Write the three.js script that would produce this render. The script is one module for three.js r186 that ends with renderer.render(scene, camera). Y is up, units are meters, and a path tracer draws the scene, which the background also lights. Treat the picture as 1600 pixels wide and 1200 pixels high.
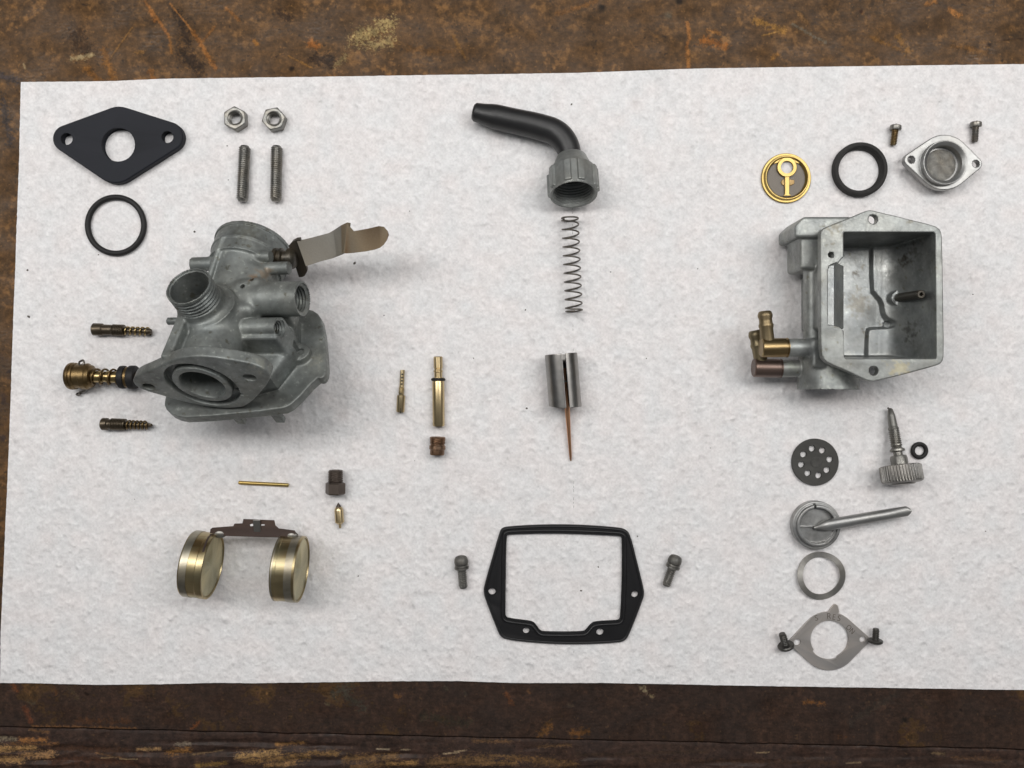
import * as THREE from 'three';
import { RectAreaLightUniformsLib } from 'three/addons/lights/RectAreaLightUniformsLib.js';
import { mergeGeometries, toCreasedNormals } from 'three/addons/utils/BufferGeometryUtils.js';
import { ImprovedNoise } from 'three/addons/math/ImprovedNoise.js';
import { RoundedBoxGeometry } from 'three/addons/geometries/RoundedBoxGeometry.js';
import { TextGeometry } from 'three/addons/geometries/TextGeometry.js';
import { FontLoader } from 'three/addons/loaders/FontLoader.js';

// ---------------------------------------------------------------- camera, lamps, exposure
const CAM = 415, FOCAL = 1340;                       // millimetres above the towel; focal length in photo pixels (1600 wide)
const scene = new THREE.Scene();
const camera = new THREE.PerspectiveCamera(2 * Math.atan(600 / FOCAL) * 180 / Math.PI, 4 / 3, 0.02, 20);
camera.position.set(0, CAM / 1000, 0);
camera.up.set(0, 0, -1);
camera.lookAt(0, 0, 0);
const renderer = new THREE.WebGLRenderer({ antialias: true });
renderer.setSize(1024, 768);
renderer.toneMapping = THREE.LinearToneMapping;
renderer.toneMappingExposure = 0.93;
renderer.shadowMap.enabled = true;
RectAreaLightUniformsLib.init();
scene.background = new THREE.Color().setRGB(0.135, 0.136, 0.14);   // the dim grey workshop all round

const matGlow = new THREE.MeshStandardMaterial({ color: 0xffffff, emissive: 0xfff8ee, emissiveIntensity: 1.5, roughness: 0.5 });
const matHousing = new THREE.MeshStandardMaterial({ color: 0xdddddd, roughness: 0.5 });
// shop lights either side of whoever leans over the bench, and one more beyond it
function fixture(name, label, x, y, z, len, wid, power, turn) {
  const g = new THREE.Group(); g.name = name; g.position.set(x, y, z); g.rotation.y = turn;
  g.userData = { label, category: 'ceiling light', group: 'fluorescent ceiling lights above the bench' };
  const h = new THREE.Mesh(new RoundedBoxGeometry(len + 0.04, 0.06, wid + 0.04, 2, 0.01), matHousing); h.name = 'housing'; h.position.y = 0.034; g.add(h);
  const d = new THREE.Mesh(new RoundedBoxGeometry(len, 0.02, wid, 2, 0.005), matGlow); d.name = 'diffuser'; d.position.y = -0.004; g.add(d);
  for (const m of [h, d]) { m.castShadow = true; m.receiveShadow = true; }
  const l = new THREE.RectAreaLight(new THREE.Color(0.995, 0.985, 0.975), power, len, wid); l.name = 'tube_light'; l.position.y = -0.02; l.rotation.x = -Math.PI / 2; g.add(l);
  scene.add(g);
}
fixture('ceiling_light', 'white fluorescent shop light over the carburettor body end of the bench', -0.52, 0.86, -0.27, 0.86, 0.26, 6.9, 0);
fixture('ceiling_light_001', 'white fluorescent shop light over the float bowl end of the bench', 0.54, 0.86, -0.27, 0.86, 0.26, 6.9, 0);
fixture('ceiling_light_002', 'white fluorescent ceiling light beyond the bench', 0.1, 1.5, -1.15, 1.2, 0.2, 6, 0);

// ---------------------------------------------------------------- helpers
const V = (x, y, z) => new THREE.Vector3(x, y, z);
const at = (px, py, h = 0) => V((px - 800) / FOCAL * (CAM - h), h, (py - 600) / FOCAL * (CAM - h));   // photo pixel at a height, in mm
const N = new ImprovedNoise();
const clamp = (x, a = 0, b = 1) => Math.min(b, Math.max(a, x));
const sstep = (a, b, x) => { const t = clamp((x - a) / (b - a)); return t * t * (3 - 2 * t); };
const mix = (a, b, t) => a + (b - a) * t;
const fbm = (x, y, z, o = 4) => { let s = 0, a = 0.5; for (let i = 0; i < o; i++) { s += a * N.noise(x, y, z); x *= 2.03; y *= 2.03; z *= 2.03; a *= 0.5; } return s; };
let seed = 12345;
const rnd = () => { seed = (seed + 0x6d2b79f5) | 0; let t = Math.imul(seed ^ (seed >>> 15), 1 | seed); t = (t + Math.imul(t ^ (t >>> 7), 61 | t)) ^ t; return ((t ^ (t >>> 14)) >>> 0) / 4294967296; };

function thing(name, label, category, base, group) {
  const g = new THREE.Group(); g.name = name; g.userData = { label, category };
  if (group) g.userData.group = group;
  g.position.set(base.x / 1000, base.y / 1000, base.z / 1000);
  scene.add(g); return g;
}
const worldMM = (o) => { const p = V(0, 0, 0); while (o && o !== scene) { p.add(o.position); o = o.parent; } return p.multiplyScalar(1000); };
// geo in millimetres: in the world (default) or about the parent's own origin
function part(name, geo, mat, parent, own = false) {
  if (!own) { const b = worldMM(parent); geo.translate(-b.x, -b.y, -b.z); }
  geo.scale(0.001, 0.001, 0.001);
  const m = new THREE.Mesh(geo, mat); m.name = name; m.castShadow = true; m.receiveShadow = true; parent.add(m); return m;
}
function copyOf(src, name, base, turn, label) {
  const c = src.clone(); c.name = name; c.userData = { ...src.userData }; if (label) c.userData.label = label;
  c.position.set(base.x / 1000, base.y / 1000, base.z / 1000); c.rotation.y = turn; scene.add(c); return c;
}
// colour mottling as vertex colours: matter patches in 3D noise
function tint(geo, scale = 0.12, amt = 0.25, warm = 0, off = 0) {
  const p = geo.attributes.position, c = new Float32Array(p.count * 3);
  for (let i = 0; i < p.count; i++) {
    const x = p.getX(i), y = p.getY(i), z = p.getZ(i);
    const a = fbm(x * scale + off, y * scale, z * scale, 4) * 1.7, w = fbm(x * scale * 0.7 + 40 + off, y * scale * 0.7, z * scale * 0.7, 3) * 1.6;
    const k = 1 + amt * (a + 0.7 * fbm(x * scale * 5 + off, y * scale * 5, z * scale * 5 + 11, 2));
    c[i * 3] = k * (1 + warm * w); c[i * 3 + 1] = k * (1 + warm * w * 0.35); c[i * 3 + 2] = k * (1 - warm * w * 0.5);
  }
  geo.setAttribute('color', new THREE.BufferAttribute(c, 3)); return geo;
}
// patches of stain or scuffed bright metal, with ragged edges: [centre, radius, rgb multiplier]
function stain(geo, list) {
  const p = geo.attributes.position, c = geo.attributes.color;
  for (let i = 0; i < p.count; i++) for (const [q, r, k] of list) {
    const x = p.getX(i), y = p.getY(i), z = p.getZ(i), d = Math.hypot(x - q.x, y - q.y, z - q.z) / r; if (d > 1.6) continue;
    const w = clamp((0.8 - d + 0.9 * fbm(x * 0.45 + r, y * 0.45, z * 0.45, 4) * 1.8) * 2.2) * 0.85;
    c.setXYZ(i, c.getX(i) * mix(1, k[0], w), c.getY(i) * mix(1, k[1], w), c.getZ(i) * mix(1, k[2], w));
  }
  return geo;
}
function scuff(geo, scale, cut, k) {   // flecks of bare or dirty metal all over
  const p = geo.attributes.position, c = geo.attributes.color;
  for (let i = 0; i < p.count; i++) { const x = p.getX(i) * scale, y = p.getY(i) * scale, z = p.getZ(i) * scale, w = sstep(cut, cut + 0.14, fbm(x, y, z, 3) * 1.6); if (w) c.setXYZ(i, c.getX(i) * mix(1, k[0], w), c.getY(i) * mix(1, k[1], w), c.getZ(i) * mix(1, k[2], w)); }
  return geo;
}
function boxUV(g, per) {   // uv from the faces' main axis; per = millimetres for one repeat
  const p = g.attributes.position, n = g.attributes.normal, uv = new Float32Array(p.count * 2);
  for (let f = 0; f < p.count; f += 3) {
    const ax = Math.abs(n.getX(f) + n.getX(f + 1) + n.getX(f + 2)), ay = Math.abs(n.getY(f) + n.getY(f + 1) + n.getY(f + 2)), az = Math.abs(n.getZ(f) + n.getZ(f + 1) + n.getZ(f + 2));
    for (let i = f; i < f + 3; i++) {
      const x = p.getX(i), y = p.getY(i), z = p.getZ(i);
      const [u, v] = ax > ay && ax > az ? [z, y] : ay > az ? [x, z] : [x, y];
      uv[i * 2] = u / per; uv[i * 2 + 1] = v / per;
    }
  }
  g.setAttribute('uv', new THREE.BufferAttribute(uv, 2)); return g;
}
const finish = (g, per = 14) => { if (g.index) g = g.toNonIndexed(); return boxUV(g, per); };

// a turned part about +Y: profile [[y, r], ...]; threads are helical, knurls run along the axis
function turned(prof, { seg = 44, threads = [], knurl = [], crease = 0.6 } = {}) {
  const rows = [];
  for (let i = 0; i < prof.length; i++) {
    rows.push(prof[i]);
    if (i === prof.length - 1) break;
    const [y0, r0] = prof[i], [y1, r1] = prof[i + 1], len = Math.abs(y1 - y0);
    const t = threads.find((q) => (y0 + y1) / 2 > q.a && (y0 + y1) / 2 < q.b);
    const k = t ? Math.ceil(len / (t.p / 6)) : 1;
    for (let j = 1; j < k; j++) rows.push([mix(y0, y1, j / k), mix(r0, r1, j / k)]);
  }
  const P = [];
  const pt = (row, k) => {
    const th = k / seg * Math.PI * 2; let [y, r] = row;
    for (const t of threads) if (y > t.a - 1e-6 && y < t.b + 1e-6) { const ph = y / t.p - k / seg; const w = Math.abs((ph - Math.floor(ph)) * 2 - 1); r -= t.d * sstep(0.15, 0.85, w) * sstep(0, 0.5 * t.p, Math.min(y - t.a, t.b - y) + 0.15 * t.p); }
    for (const q of knurl) if (y > q.a - 1e-6 && y < q.b + 1e-6 && r > 0) { const w = Math.abs(((k / seg * q.n) % 1) * 2 - 1); r -= q.d * sstep(0.2, 0.8, w); }
    return [Math.cos(th) * r, y, Math.sin(th) * r];
  };
  for (let i = 0; i + 1 < rows.length; i++) for (let k = 0; k < seg; k++) {
    const a = pt(rows[i], k), b = pt(rows[i], k + 1), c = pt(rows[i + 1], k), d = pt(rows[i + 1], k + 1);
    if (rows[i + 1][1] > 1e-6) P.push(...a, ...c, ...d);
    if (rows[i][1] > 1e-6) P.push(...a, ...d, ...b);
  }
  const g = new THREE.BufferGeometry(); g.setAttribute('position', new THREE.BufferAttribute(new Float32Array(P), 3));
  return finish(toCreasedNormals(g, crease), 10);
}
function lay(geo, p0, p1) {   // own +Y axis from p0 towards p1
  const d = p1.clone().sub(p0).normalize();
  geo.applyQuaternion(new THREE.Quaternion().setFromUnitVectors(V(0, 1, 0), d)); geo.translate(p0.x, p0.y, p0.z); return geo;
}
// profile in photo pixels along the axis, laid between two points; every length is scaled alike
function turnPx(prof, p0, p1, opt = {}) {
  const y0 = opt.y0 ?? prof[0][0], y1 = opt.y1 ?? prof[prof.length - 1][0], s = p0.distanceTo(p1) / (y1 - y0);
  const f = (t) => ({ ...t, a: (t.a - y0) * s, b: (t.b - y0) * s, p: t.p ? t.p * s : 0, d: t.d * s });
  return lay(turned(prof.map(([y, r]) => [(y - y0) * s, r * s]), { ...opt, threads: (opt.threads || []).map(f), knurl: (opt.knurl || []).map(f) }), p0, p1);
}
function coil(p0, p1, r, wire, turns, { flat = 0, phase = 0, seg = 22, rEnd = r } = {}) {
  const L = p0.distanceTo(p1);
  class H extends THREE.Curve { getPoint(t, o = V(0, 0, 0)) { const u = clamp(flat ? (t < flat ? t * 0.25 : t > 1 - flat ? 1 - (1 - t) * 0.25 : mix(flat * 0.25, 1 - flat * 0.25, (t - flat) / (1 - 2 * flat))) : t), a = phase + t * turns * Math.PI * 2, q = mix(r, rEnd, u); return o.set(Math.cos(a) * q, u * L, Math.sin(a) * q); } }
  return finish(lay(new THREE.TubeGeometry(new H(), Math.ceil(turns * seg), wire, 7, false), p0, p1), 10);
}
// convex hull of circles [x, y, r] as an outline
function hullOf(circles, n = 40) {
  const pts = []; for (const [x, y, r] of circles) for (let i = 0; i < n; i++) pts.push([x + r * Math.cos(i / n * 2 * Math.PI), y + r * Math.sin(i / n * 2 * Math.PI)]);
  pts.sort((a, b) => a[0] - b[0] || a[1] - b[1]);
  const cr = (o, a, b) => (a[0] - o[0]) * (b[1] - o[1]) - (a[1] - o[1]) * (b[0] - o[0]), half = (q) => { const h = []; for (const p of q) { while (h.length > 1 && cr(h[h.length - 2], h[h.length - 1], p) <= 0) h.pop(); h.push(p); } h.pop(); return h; };
  return [...half(pts), ...half(pts.slice().reverse())];
}
function smoothLoop(pts, n = 3) {   // rounded closed polyline (Chaikin)
  for (let k = 0; k < n; k++) { const q = []; for (let i = 0; i < pts.length; i++) { const a = pts[i], b = pts[(i + 1) % pts.length]; q.push([a[0] * 0.75 + b[0] * 0.25, a[1] * 0.75 + b[1] * 0.25], [a[0] * 0.25 + b[0] * 0.75, a[1] * 0.25 + b[1] * 0.75]); } pts = q; }
  return pts;
}
const ring = (x, y, r, n = 28) => Array.from({ length: n }, (_, i) => [x + r * Math.cos(i / n * 2 * Math.PI), y + r * Math.sin(i / n * 2 * Math.PI)]);
const toMM = (pts, h) => pts.map(([x, y]) => { const p = at(x, y, h); return [p.x, p.z]; });
// plate from an outline in mm [x, z] between heights y0 and y1
function plate(outline, holes, y0, y1, bevel = 0.3, crease = 0.34) {
  const sh = new THREE.Shape(outline.map(([x, z]) => new THREE.Vector2(x, -z)));
  for (const h of holes) sh.holes.push(new THREE.Path(h.map(([x, z]) => new THREE.Vector2(x, -z))));
  const g = new THREE.ExtrudeGeometry(sh, { depth: y1 - y0 - 2 * bevel, bevelEnabled: bevel > 0, bevelThickness: bevel, bevelSize: bevel, bevelOffset: -bevel, bevelSegments: 1, curveSegments: 24 });
  g.rotateX(-Math.PI / 2); g.translate(0, y0 + bevel, 0);
  return finish(toCreasedNormals(g, crease), 14);
}
const torusFlat = (x, y, z, R, r, seg = 72, tube = 16) => finish(new THREE.TorusGeometry(R, r, tube, seg).rotateX(Math.PI / 2).translate(x, y, z), 10);

// ---- signed-distance solids, meshed with surface nets
const sdPoly = (pts) => { const n = pts.length; return (x, y) => { let d = 1e9, s = 1; for (let i = 0, j = n - 1; i < n; j = i++) { const ex = pts[j][0] - pts[i][0], ey = pts[j][1] - pts[i][1], wx = x - pts[i][0], wy = y - pts[i][1], t = clamp((wx * ex + wy * ey) / (ex * ex + ey * ey)), bx = wx - ex * t, by = wy - ey * t; d = Math.min(d, bx * bx + by * by); const c1 = y >= pts[i][1], c2 = y < pts[j][1], c3 = ex * wy > ey * wx; if ((c1 && c2 && c3) || (!c1 && !c2 && !c3)) s = -s; } return s * Math.sqrt(d); }; };
const smin = (a, b, k) => { const h = Math.max(k - Math.abs(a - b), 0) / k; return Math.min(a, b) - h * h * k * 0.25; };
const smax = (a, b, k) => -smin(-a, -b, k);
const cylD = (dr, da) => Math.min(Math.max(dr, da), 0) + Math.hypot(Math.max(dr, 0), Math.max(da, 0));
const cyl = (u, v, w, r, a, b) => cylD(Math.hypot(u, v) - r, Math.max(a - w, w - b));       // axis along w
const box = (x, y, z, hx, hy, hz, r = 0) => { const qx = Math.abs(x) - hx + r, qy = Math.abs(y) - hy + r, qz = Math.abs(z) - hz + r; return Math.hypot(Math.max(qx, 0), Math.max(qy, 0), Math.max(qz, 0)) + Math.min(Math.max(qx, qy, qz), 0) - r; };
const cone = (u, v, w, r0, w0, r1, w1) => { const t = clamp((w - w0) / (w1 - w0)); return cylD((Math.hypot(u, v) - mix(r0, r1, t)) * 0.95, Math.max(w0 - w, w - w1)); };
const capsule = (x, y, z, a, b, r) => { const dx = b[0] - a[0], dy = b[1] - a[1], dz = b[2] - a[2], t = clamp(((x - a[0]) * dx + (y - a[1]) * dy + (z - a[2]) * dz) / (dx * dx + dy * dy + dz * dz)); return Math.hypot(x - a[0] - dx * t, y - a[1] - dy * t, z - a[2] - dz * t) - r; };
const triw = (x) => Math.abs((x - Math.floor(x)) * 2 - 1);
const thr = (u, v, w, p, d) => d * sstep(0.1, 0.9, triw(w / p + Math.atan2(v, u) / (2 * Math.PI)));   // helical thread depth
function solid(sdf, lo, hi, cell, label) {
  const nx = Math.ceil((hi[0] - lo[0]) / cell) + 1, ny = Math.ceil((hi[1] - lo[1]) / cell) + 1, nz = Math.ceil((hi[2] - lo[2]) / cell) + 1, F = new Float32Array(nx * ny * nz);
  const id = (i, j, k) => (k * ny + j) * nx + i, K = 5, far = K * cell * 1.25;
  for (let K0 = 0; K0 < nz; K0 += K) for (let J0 = 0; J0 < ny; J0 += K) for (let I0 = 0; I0 < nx; I0 += K) {
    const c = sdf(lo[0] + (I0 + K / 2) * cell, lo[1] + (J0 + K / 2) * cell, lo[2] + (K0 + K / 2) * cell), skip = Math.abs(c) > far;
    for (let k = K0; k < Math.min(nz, K0 + K); k++) for (let j = J0; j < Math.min(ny, J0 + K); j++) for (let i = I0; i < Math.min(nx, I0 + K); i++) F[id(i, j, k)] = skip ? c : sdf(lo[0] + i * cell, lo[1] + j * cell, lo[2] + k * cell);
  }
  const vid = new Int32Array(nx * ny * nz).fill(-1), P = [], Nn = [];
  const E = [[0, 1], [2, 3], [4, 5], [6, 7], [0, 2], [1, 3], [4, 6], [5, 7], [0, 4], [1, 5], [2, 6], [3, 7]];
  const grad = (x, y, z, e) => { const g = [sdf(x + e, y, z) - sdf(x - e, y, z), sdf(x, y + e, z) - sdf(x, y - e, z), sdf(x, y, z + e) - sdf(x, y, z - e)], l = Math.hypot(...g) || 1; return [g[0] / l, g[1] / l, g[2] / l, l / (2 * e)]; };
  const f8 = new Float64Array(8);
  for (let k = 0; k < nz - 1; k++) for (let j = 0; j < ny - 1; j++) for (let i = 0; i < nx - 1; i++) {
    let m = 0; for (let c = 0; c < 8; c++) { f8[c] = F[id(i + (c & 1), j + (c >> 1 & 1), k + (c >> 2))]; if (f8[c] < 0) m |= 1 << c; }
    if (m === 0 || m === 255) continue;
    let x = 0, y = 0, z = 0, n = 0;
    for (const [a, b] of E) if ((f8[a] < 0) !== (f8[b] < 0)) { const t = f8[a] / (f8[a] - f8[b]); x += mix(a & 1, b & 1, t); y += mix(a >> 1 & 1, b >> 1 & 1, t); z += mix(a >> 2, b >> 2, t); n++; }
    let px = lo[0] + (i + x / n) * cell, py = lo[1] + (j + y / n) * cell, pz = lo[2] + (k + z / n) * cell;
    const g = grad(px, py, pz, cell * 0.35), d = clamp(sdf(px, py, pz) / Math.max(g[3], 0.5), -cell * 0.5, cell * 0.5);
    px -= g[0] * d; py -= g[1] * d; pz -= g[2] * d;
    const g2 = grad(px, py, pz, cell * 0.3);
    vid[id(i, j, k)] = P.length / 3; P.push(px, py, pz); Nn.push(g2[0], g2[1], g2[2]);
  }
  const out = {};
  const tri = (o, a, b, c) => { for (const v of [a, b, c]) { o.p.push(P[v * 3], P[v * 3 + 1], P[v * 3 + 2]); o.n.push(Nn[v * 3], Nn[v * 3 + 1], Nn[v * 3 + 2]); } };
  const quad = (a, b, c, d, flip) => {
    if (a < 0 || b < 0 || c < 0 || d < 0) return;
    const L = label ? label((P[a * 3] + P[c * 3]) / 2, (P[a * 3 + 1] + P[c * 3 + 1]) / 2, (P[a * 3 + 2] + P[c * 3 + 2]) / 2) : 'all', o = out[L] || (out[L] = { p: [], n: [] });
    if (flip) { tri(o, a, c, b); tri(o, a, d, c); } else { tri(o, a, b, c); tri(o, a, c, d); }
  };
  for (let k = 1; k < nz - 1; k++) for (let j = 1; j < ny - 1; j++) for (let i = 1; i < nx - 1; i++) {
    const s = F[id(i, j, k)] < 0;
    if (s !== F[id(i + 1, j, k)] < 0) quad(vid[id(i, j - 1, k - 1)], vid[id(i, j, k - 1)], vid[id(i, j, k)], vid[id(i, j - 1, k)], !s);
    if (s !== F[id(i, j + 1, k)] < 0) quad(vid[id(i - 1, j, k - 1)], vid[id(i - 1, j, k)], vid[id(i, j, k)], vid[id(i, j, k - 1)], !s);
    if (s !== F[id(i, j, k + 1)] < 0) quad(vid[id(i - 1, j - 1, k)], vid[id(i, j - 1, k)], vid[id(i, j, k)], vid[id(i - 1, j, k)], !s);
  }
  const res = {};
  for (const L in out) { const g = new THREE.BufferGeometry(); g.setAttribute('position', new THREE.BufferAttribute(new Float32Array(out[L].p), 3)); g.setAttribute('normal', new THREE.BufferAttribute(new Float32Array(out[L].n), 3)); res[L] = boxUV(g, 14); }
  return label ? res : res.all;
}
// ribbon of sheet metal: sections are pairs of edge points; t = thickness
function ribbon(sections, t) {
  const P = [], n = sections.length, top = [], bot = [];
  sections.forEach(([a, b], i) => {
    const p = sections[Math.max(0, i - 1)], q = sections[Math.min(n - 1, i + 1)];
    const along = q[0].clone().add(q[1]).sub(p[0]).sub(p[1]), nn = along.cross(b.clone().sub(a)).normalize(); if (nn.y < 0) nn.negate();
    top.push([a.clone(), b.clone()]); bot.push([a.clone().addScaledVector(nn, -t), b.clone().addScaledVector(nn, -t)]);
  });
  const q4 = (a, b, c, d) => { for (const v of [a, b, c, a, c, d]) P.push(v.x, v.y, v.z); };
  for (let i = 0; i + 1 < n; i++) { q4(top[i][0], top[i][1], top[i + 1][1], top[i + 1][0]); q4(bot[i][1], bot[i][0], bot[i + 1][0], bot[i + 1][1]); q4(bot[i][0], top[i][0], top[i + 1][0], bot[i + 1][0]); q4(top[i][1], bot[i][1], bot[i + 1][1], top[i + 1][1]); }
  q4(top[0][1], top[0][0], bot[0][0], bot[0][1]); q4(top[n - 1][0], top[n - 1][1], bot[n - 1][1], bot[n - 1][0]);
  const g = new THREE.BufferGeometry(); g.setAttribute('position', new THREE.BufferAttribute(new Float32Array(P), 3));
  return finish(toCreasedNormals(g, 0.5), 14);
}

// ---------------------------------------------------------------- textures
function dataTex(w, h, fn, srgb) {   // fn(x, y) -> [r, g, b] 0..255
  const d = new Uint8Array(w * h * 4);
  for (let y = 0, i = 0; y < h; y++) for (let x = 0; x < w; x++, i += 4) { const c = fn(x, y); d[i] = c[0]; d[i + 1] = c[1]; d[i + 2] = c[2]; d[i + 3] = 255; }
  const t = new THREE.DataTexture(d, w, h); t.wrapS = t.wrapT = THREE.RepeatWrapping; t.magFilter = THREE.LinearFilter; t.minFilter = THREE.LinearMipmapLinearFilter;
  if (srgb) t.colorSpace = THREE.SRGBColorSpace; t.needsUpdate = true; return t;
}
function wrapNoise(size, cells) {   // tileable value noise
  const g = Float32Array.from({ length: cells * cells }, () => rnd());
  return (x, y) => { const u = x / size * cells, v = y / size * cells, i = Math.floor(u), j = Math.floor(v), a = sstep(0, 1, u - i), b = sstep(0, 1, v - j), q = (m, n) => g[((n % cells + cells) % cells) * cells + (m % cells + cells) % cells]; return mix(mix(q(i, j), q(i + 1, j), a), mix(q(i, j + 1), q(i + 1, j + 1), a), b); };
}
const cA = wrapNoise(256, 128), cB = wrapNoise(256, 48), cC = wrapNoise(256, 14);
const castBump = dataTex(256, 256, (x, y) => { const v = 255 * (0.45 * cA(x, y) + 0.35 * cB(x, y) + 0.2 * cC(x, y)); return [v, v, v]; });
const cR = wrapNoise(256, 30), cR2 = wrapNoise(256, 90);
const wearRough = dataTex(256, 256, (x, y) => { const v = 255 * clamp(0.55 + 0.45 * (cR(x, y) * 0.6 + cR2(x, y) * 0.4)); return [v, v, v]; });

// towel: pebbled embossing, 2048 texels over 300 mm
const TS = 2048, TMM = 300, towelH = new Float32Array(TS * TS);
for (let n = 0; n < 21000; n++) {
  const cx = rnd() * TS, cy = rnd() * TS, r = (1.05 + rnd() * 1.15) * TS / TMM, e = 0.75 + rnd() * 0.5, h = (rnd() < 0.62 ? 1 : -0.9) * (0.45 + rnd() * 0.55), R = Math.ceil(r * 1.5), ca = Math.cos(n), sa = Math.sin(n);
  for (let j = -R; j <= R; j++) for (let i = -R; i <= R; i++) { const u = (i * ca + j * sa) * e, v = (j * ca - i * sa) / e, q = (u * u + v * v) / (r * r); if (q < 2.2) towelH[((Math.floor(cy) + j + TS) % TS) * TS + (Math.floor(cx) + i + TS) % TS] += h * Math.exp(-q * 2.2); }
}
const fA = wrapNoise(TS, 900), fB = wrapNoise(TS, 380), fC = wrapNoise(TS, 40), fD = wrapNoise(TS, 120);
const towelBump = dataTex(TS, TS, (x, y) => { const v = clamp(128 + 48 * towelH[y * TS + x] + 10 * (fA(x, y) - 0.5) + 16 * (fB(x, y) - 0.5), 0, 255); return [v, v, v]; });
const towelMap = dataTex(TS, TS, (x, y) => { const w = (fA(x, y) - 0.5) * 8 + (fB(x, y) - 0.5) * 14 + (fD(x, y) - 0.5) * 9 + clamp(towelH[y * TS + x], -1, 1) * 5, c = (fC(x, y) - 0.5) * 3.5; return [clamp(226 + w + c, 0, 255), clamp(224 + w - c * 0.2, 0, 255), clamp(224 + w - c * 0.6, 0, 255)]; }, true);

// ---------------------------------------------------------------- materials
const lin = (r, g, b) => new THREE.Color().setRGB(r, g, b);
const M = (color, metalness, roughness, extra = {}) => new THREE.MeshStandardMaterial({ color, metalness, roughness, ...extra });
const worn = (color, metalness, roughness, bump = 0.00006, extra = {}) => M(color, metalness, roughness, { bumpMap: castBump, bumpScale: bump, roughnessMap: wearRough, vertexColors: true, ...extra });
const polished = (color, rough, metal = 1) => M(color, metal, rough, { vertexColors: true });
const zinc = worn(lin(0.195, 0.208, 0.198), 0.52, 0.66, 0.00005);
const zincPale = worn(lin(0.27, 0.28, 0.268), 0.6, 0.6, 0.00004);
const zincChamber = worn(lin(0.27, 0.28, 0.275), 0.75, 0.52, 0.00003);
const alloy = polished(lin(0.33, 0.33, 0.322), 0.42, 0.85);
const steel = worn(lin(0.22, 0.213, 0.195), 0.85, 0.5, 0.00003);
const steelDull = worn(lin(0.15, 0.145, 0.132), 0.7, 0.72, 0.00006);
const steelDark = worn(lin(0.075, 0.072, 0.066), 0.7, 0.5, 0.00003);
const slideSteel = polished(lin(0.27, 0.262, 0.25), 0.3, 1);
const leverSteel = worn(lin(0.19, 0.176, 0.148), 0.2, 0.8, 0.00008);
const oily = worn(lin(0.05, 0.043, 0.032), 0.5, 0.45, 0.00004);
const brass = polished(lin(0.38, 0.285, 0.135), 0.28);
const brassBright = polished(lin(0.41, 0.30, 0.11), 0.4);
const brassPale = polished(lin(0.54, 0.43, 0.25), 0.3);
const brassTarnish = worn(lin(0.17, 0.115, 0.052), 0.9, 0.48, 0.00003);
const brassDark = worn(lin(0.09, 0.072, 0.05), 0.75, 0.48, 0.00003);
const floatBrass = polished(lin(0.38, 0.31, 0.175), 0.34);
const floatFace = worn(lin(0.47, 0.43, 0.275), 0.5, 0.62, 0.00003);
const copper = polished(lin(0.66, 0.36, 0.21), 0.32);
const bronze = worn(lin(0.21, 0.132, 0.085), 0.9, 0.45, 0.00002);
const bridgeMat = worn(lin(0.075, 0.05, 0.04), 0.55, 0.62, 0.00006);
const seatMat = worn(lin(0.11, 0.088, 0.074), 0.75, 0.55, 0.00003);
const soft = (color, rough, spec, bump) => new THREE.MeshPhysicalMaterial({ color, metalness: 0, roughness: rough, specularIntensity: spec, bumpMap: castBump, bumpScale: bump, vertexColors: true });
const rubber = soft(lin(0.015, 0.0145, 0.0145), 0.55, 0.6, 0.00002);
const rubberGrey = soft(lin(0.034, 0.033, 0.032), 0.75, 0.5, 0.00004);
const phenolic = soft(lin(0.017, 0.0185, 0.024), 0.62, 0.4, 0.00001);
const gasketMat = soft(lin(0.011, 0.011, 0.012), 0.34, 0.8, 0.00002);
const plateMat = worn(lin(0.46, 0.43, 0.405), 0.75, 0.56, 0.00001);
const wireMat = worn(lin(0.14, 0.127, 0.11), 0.85, 0.42, 0.00002);

// ---------------------------------------------------------------- the workbench: two boards
const px2 = (X, Z) => [800 + X * FOCAL / CAM, 600 + Z * FOCAL / CAM];    // mm on the bench -> photo pixel
const seamY = (px) => 1137 + px * 0.0222;
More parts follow.
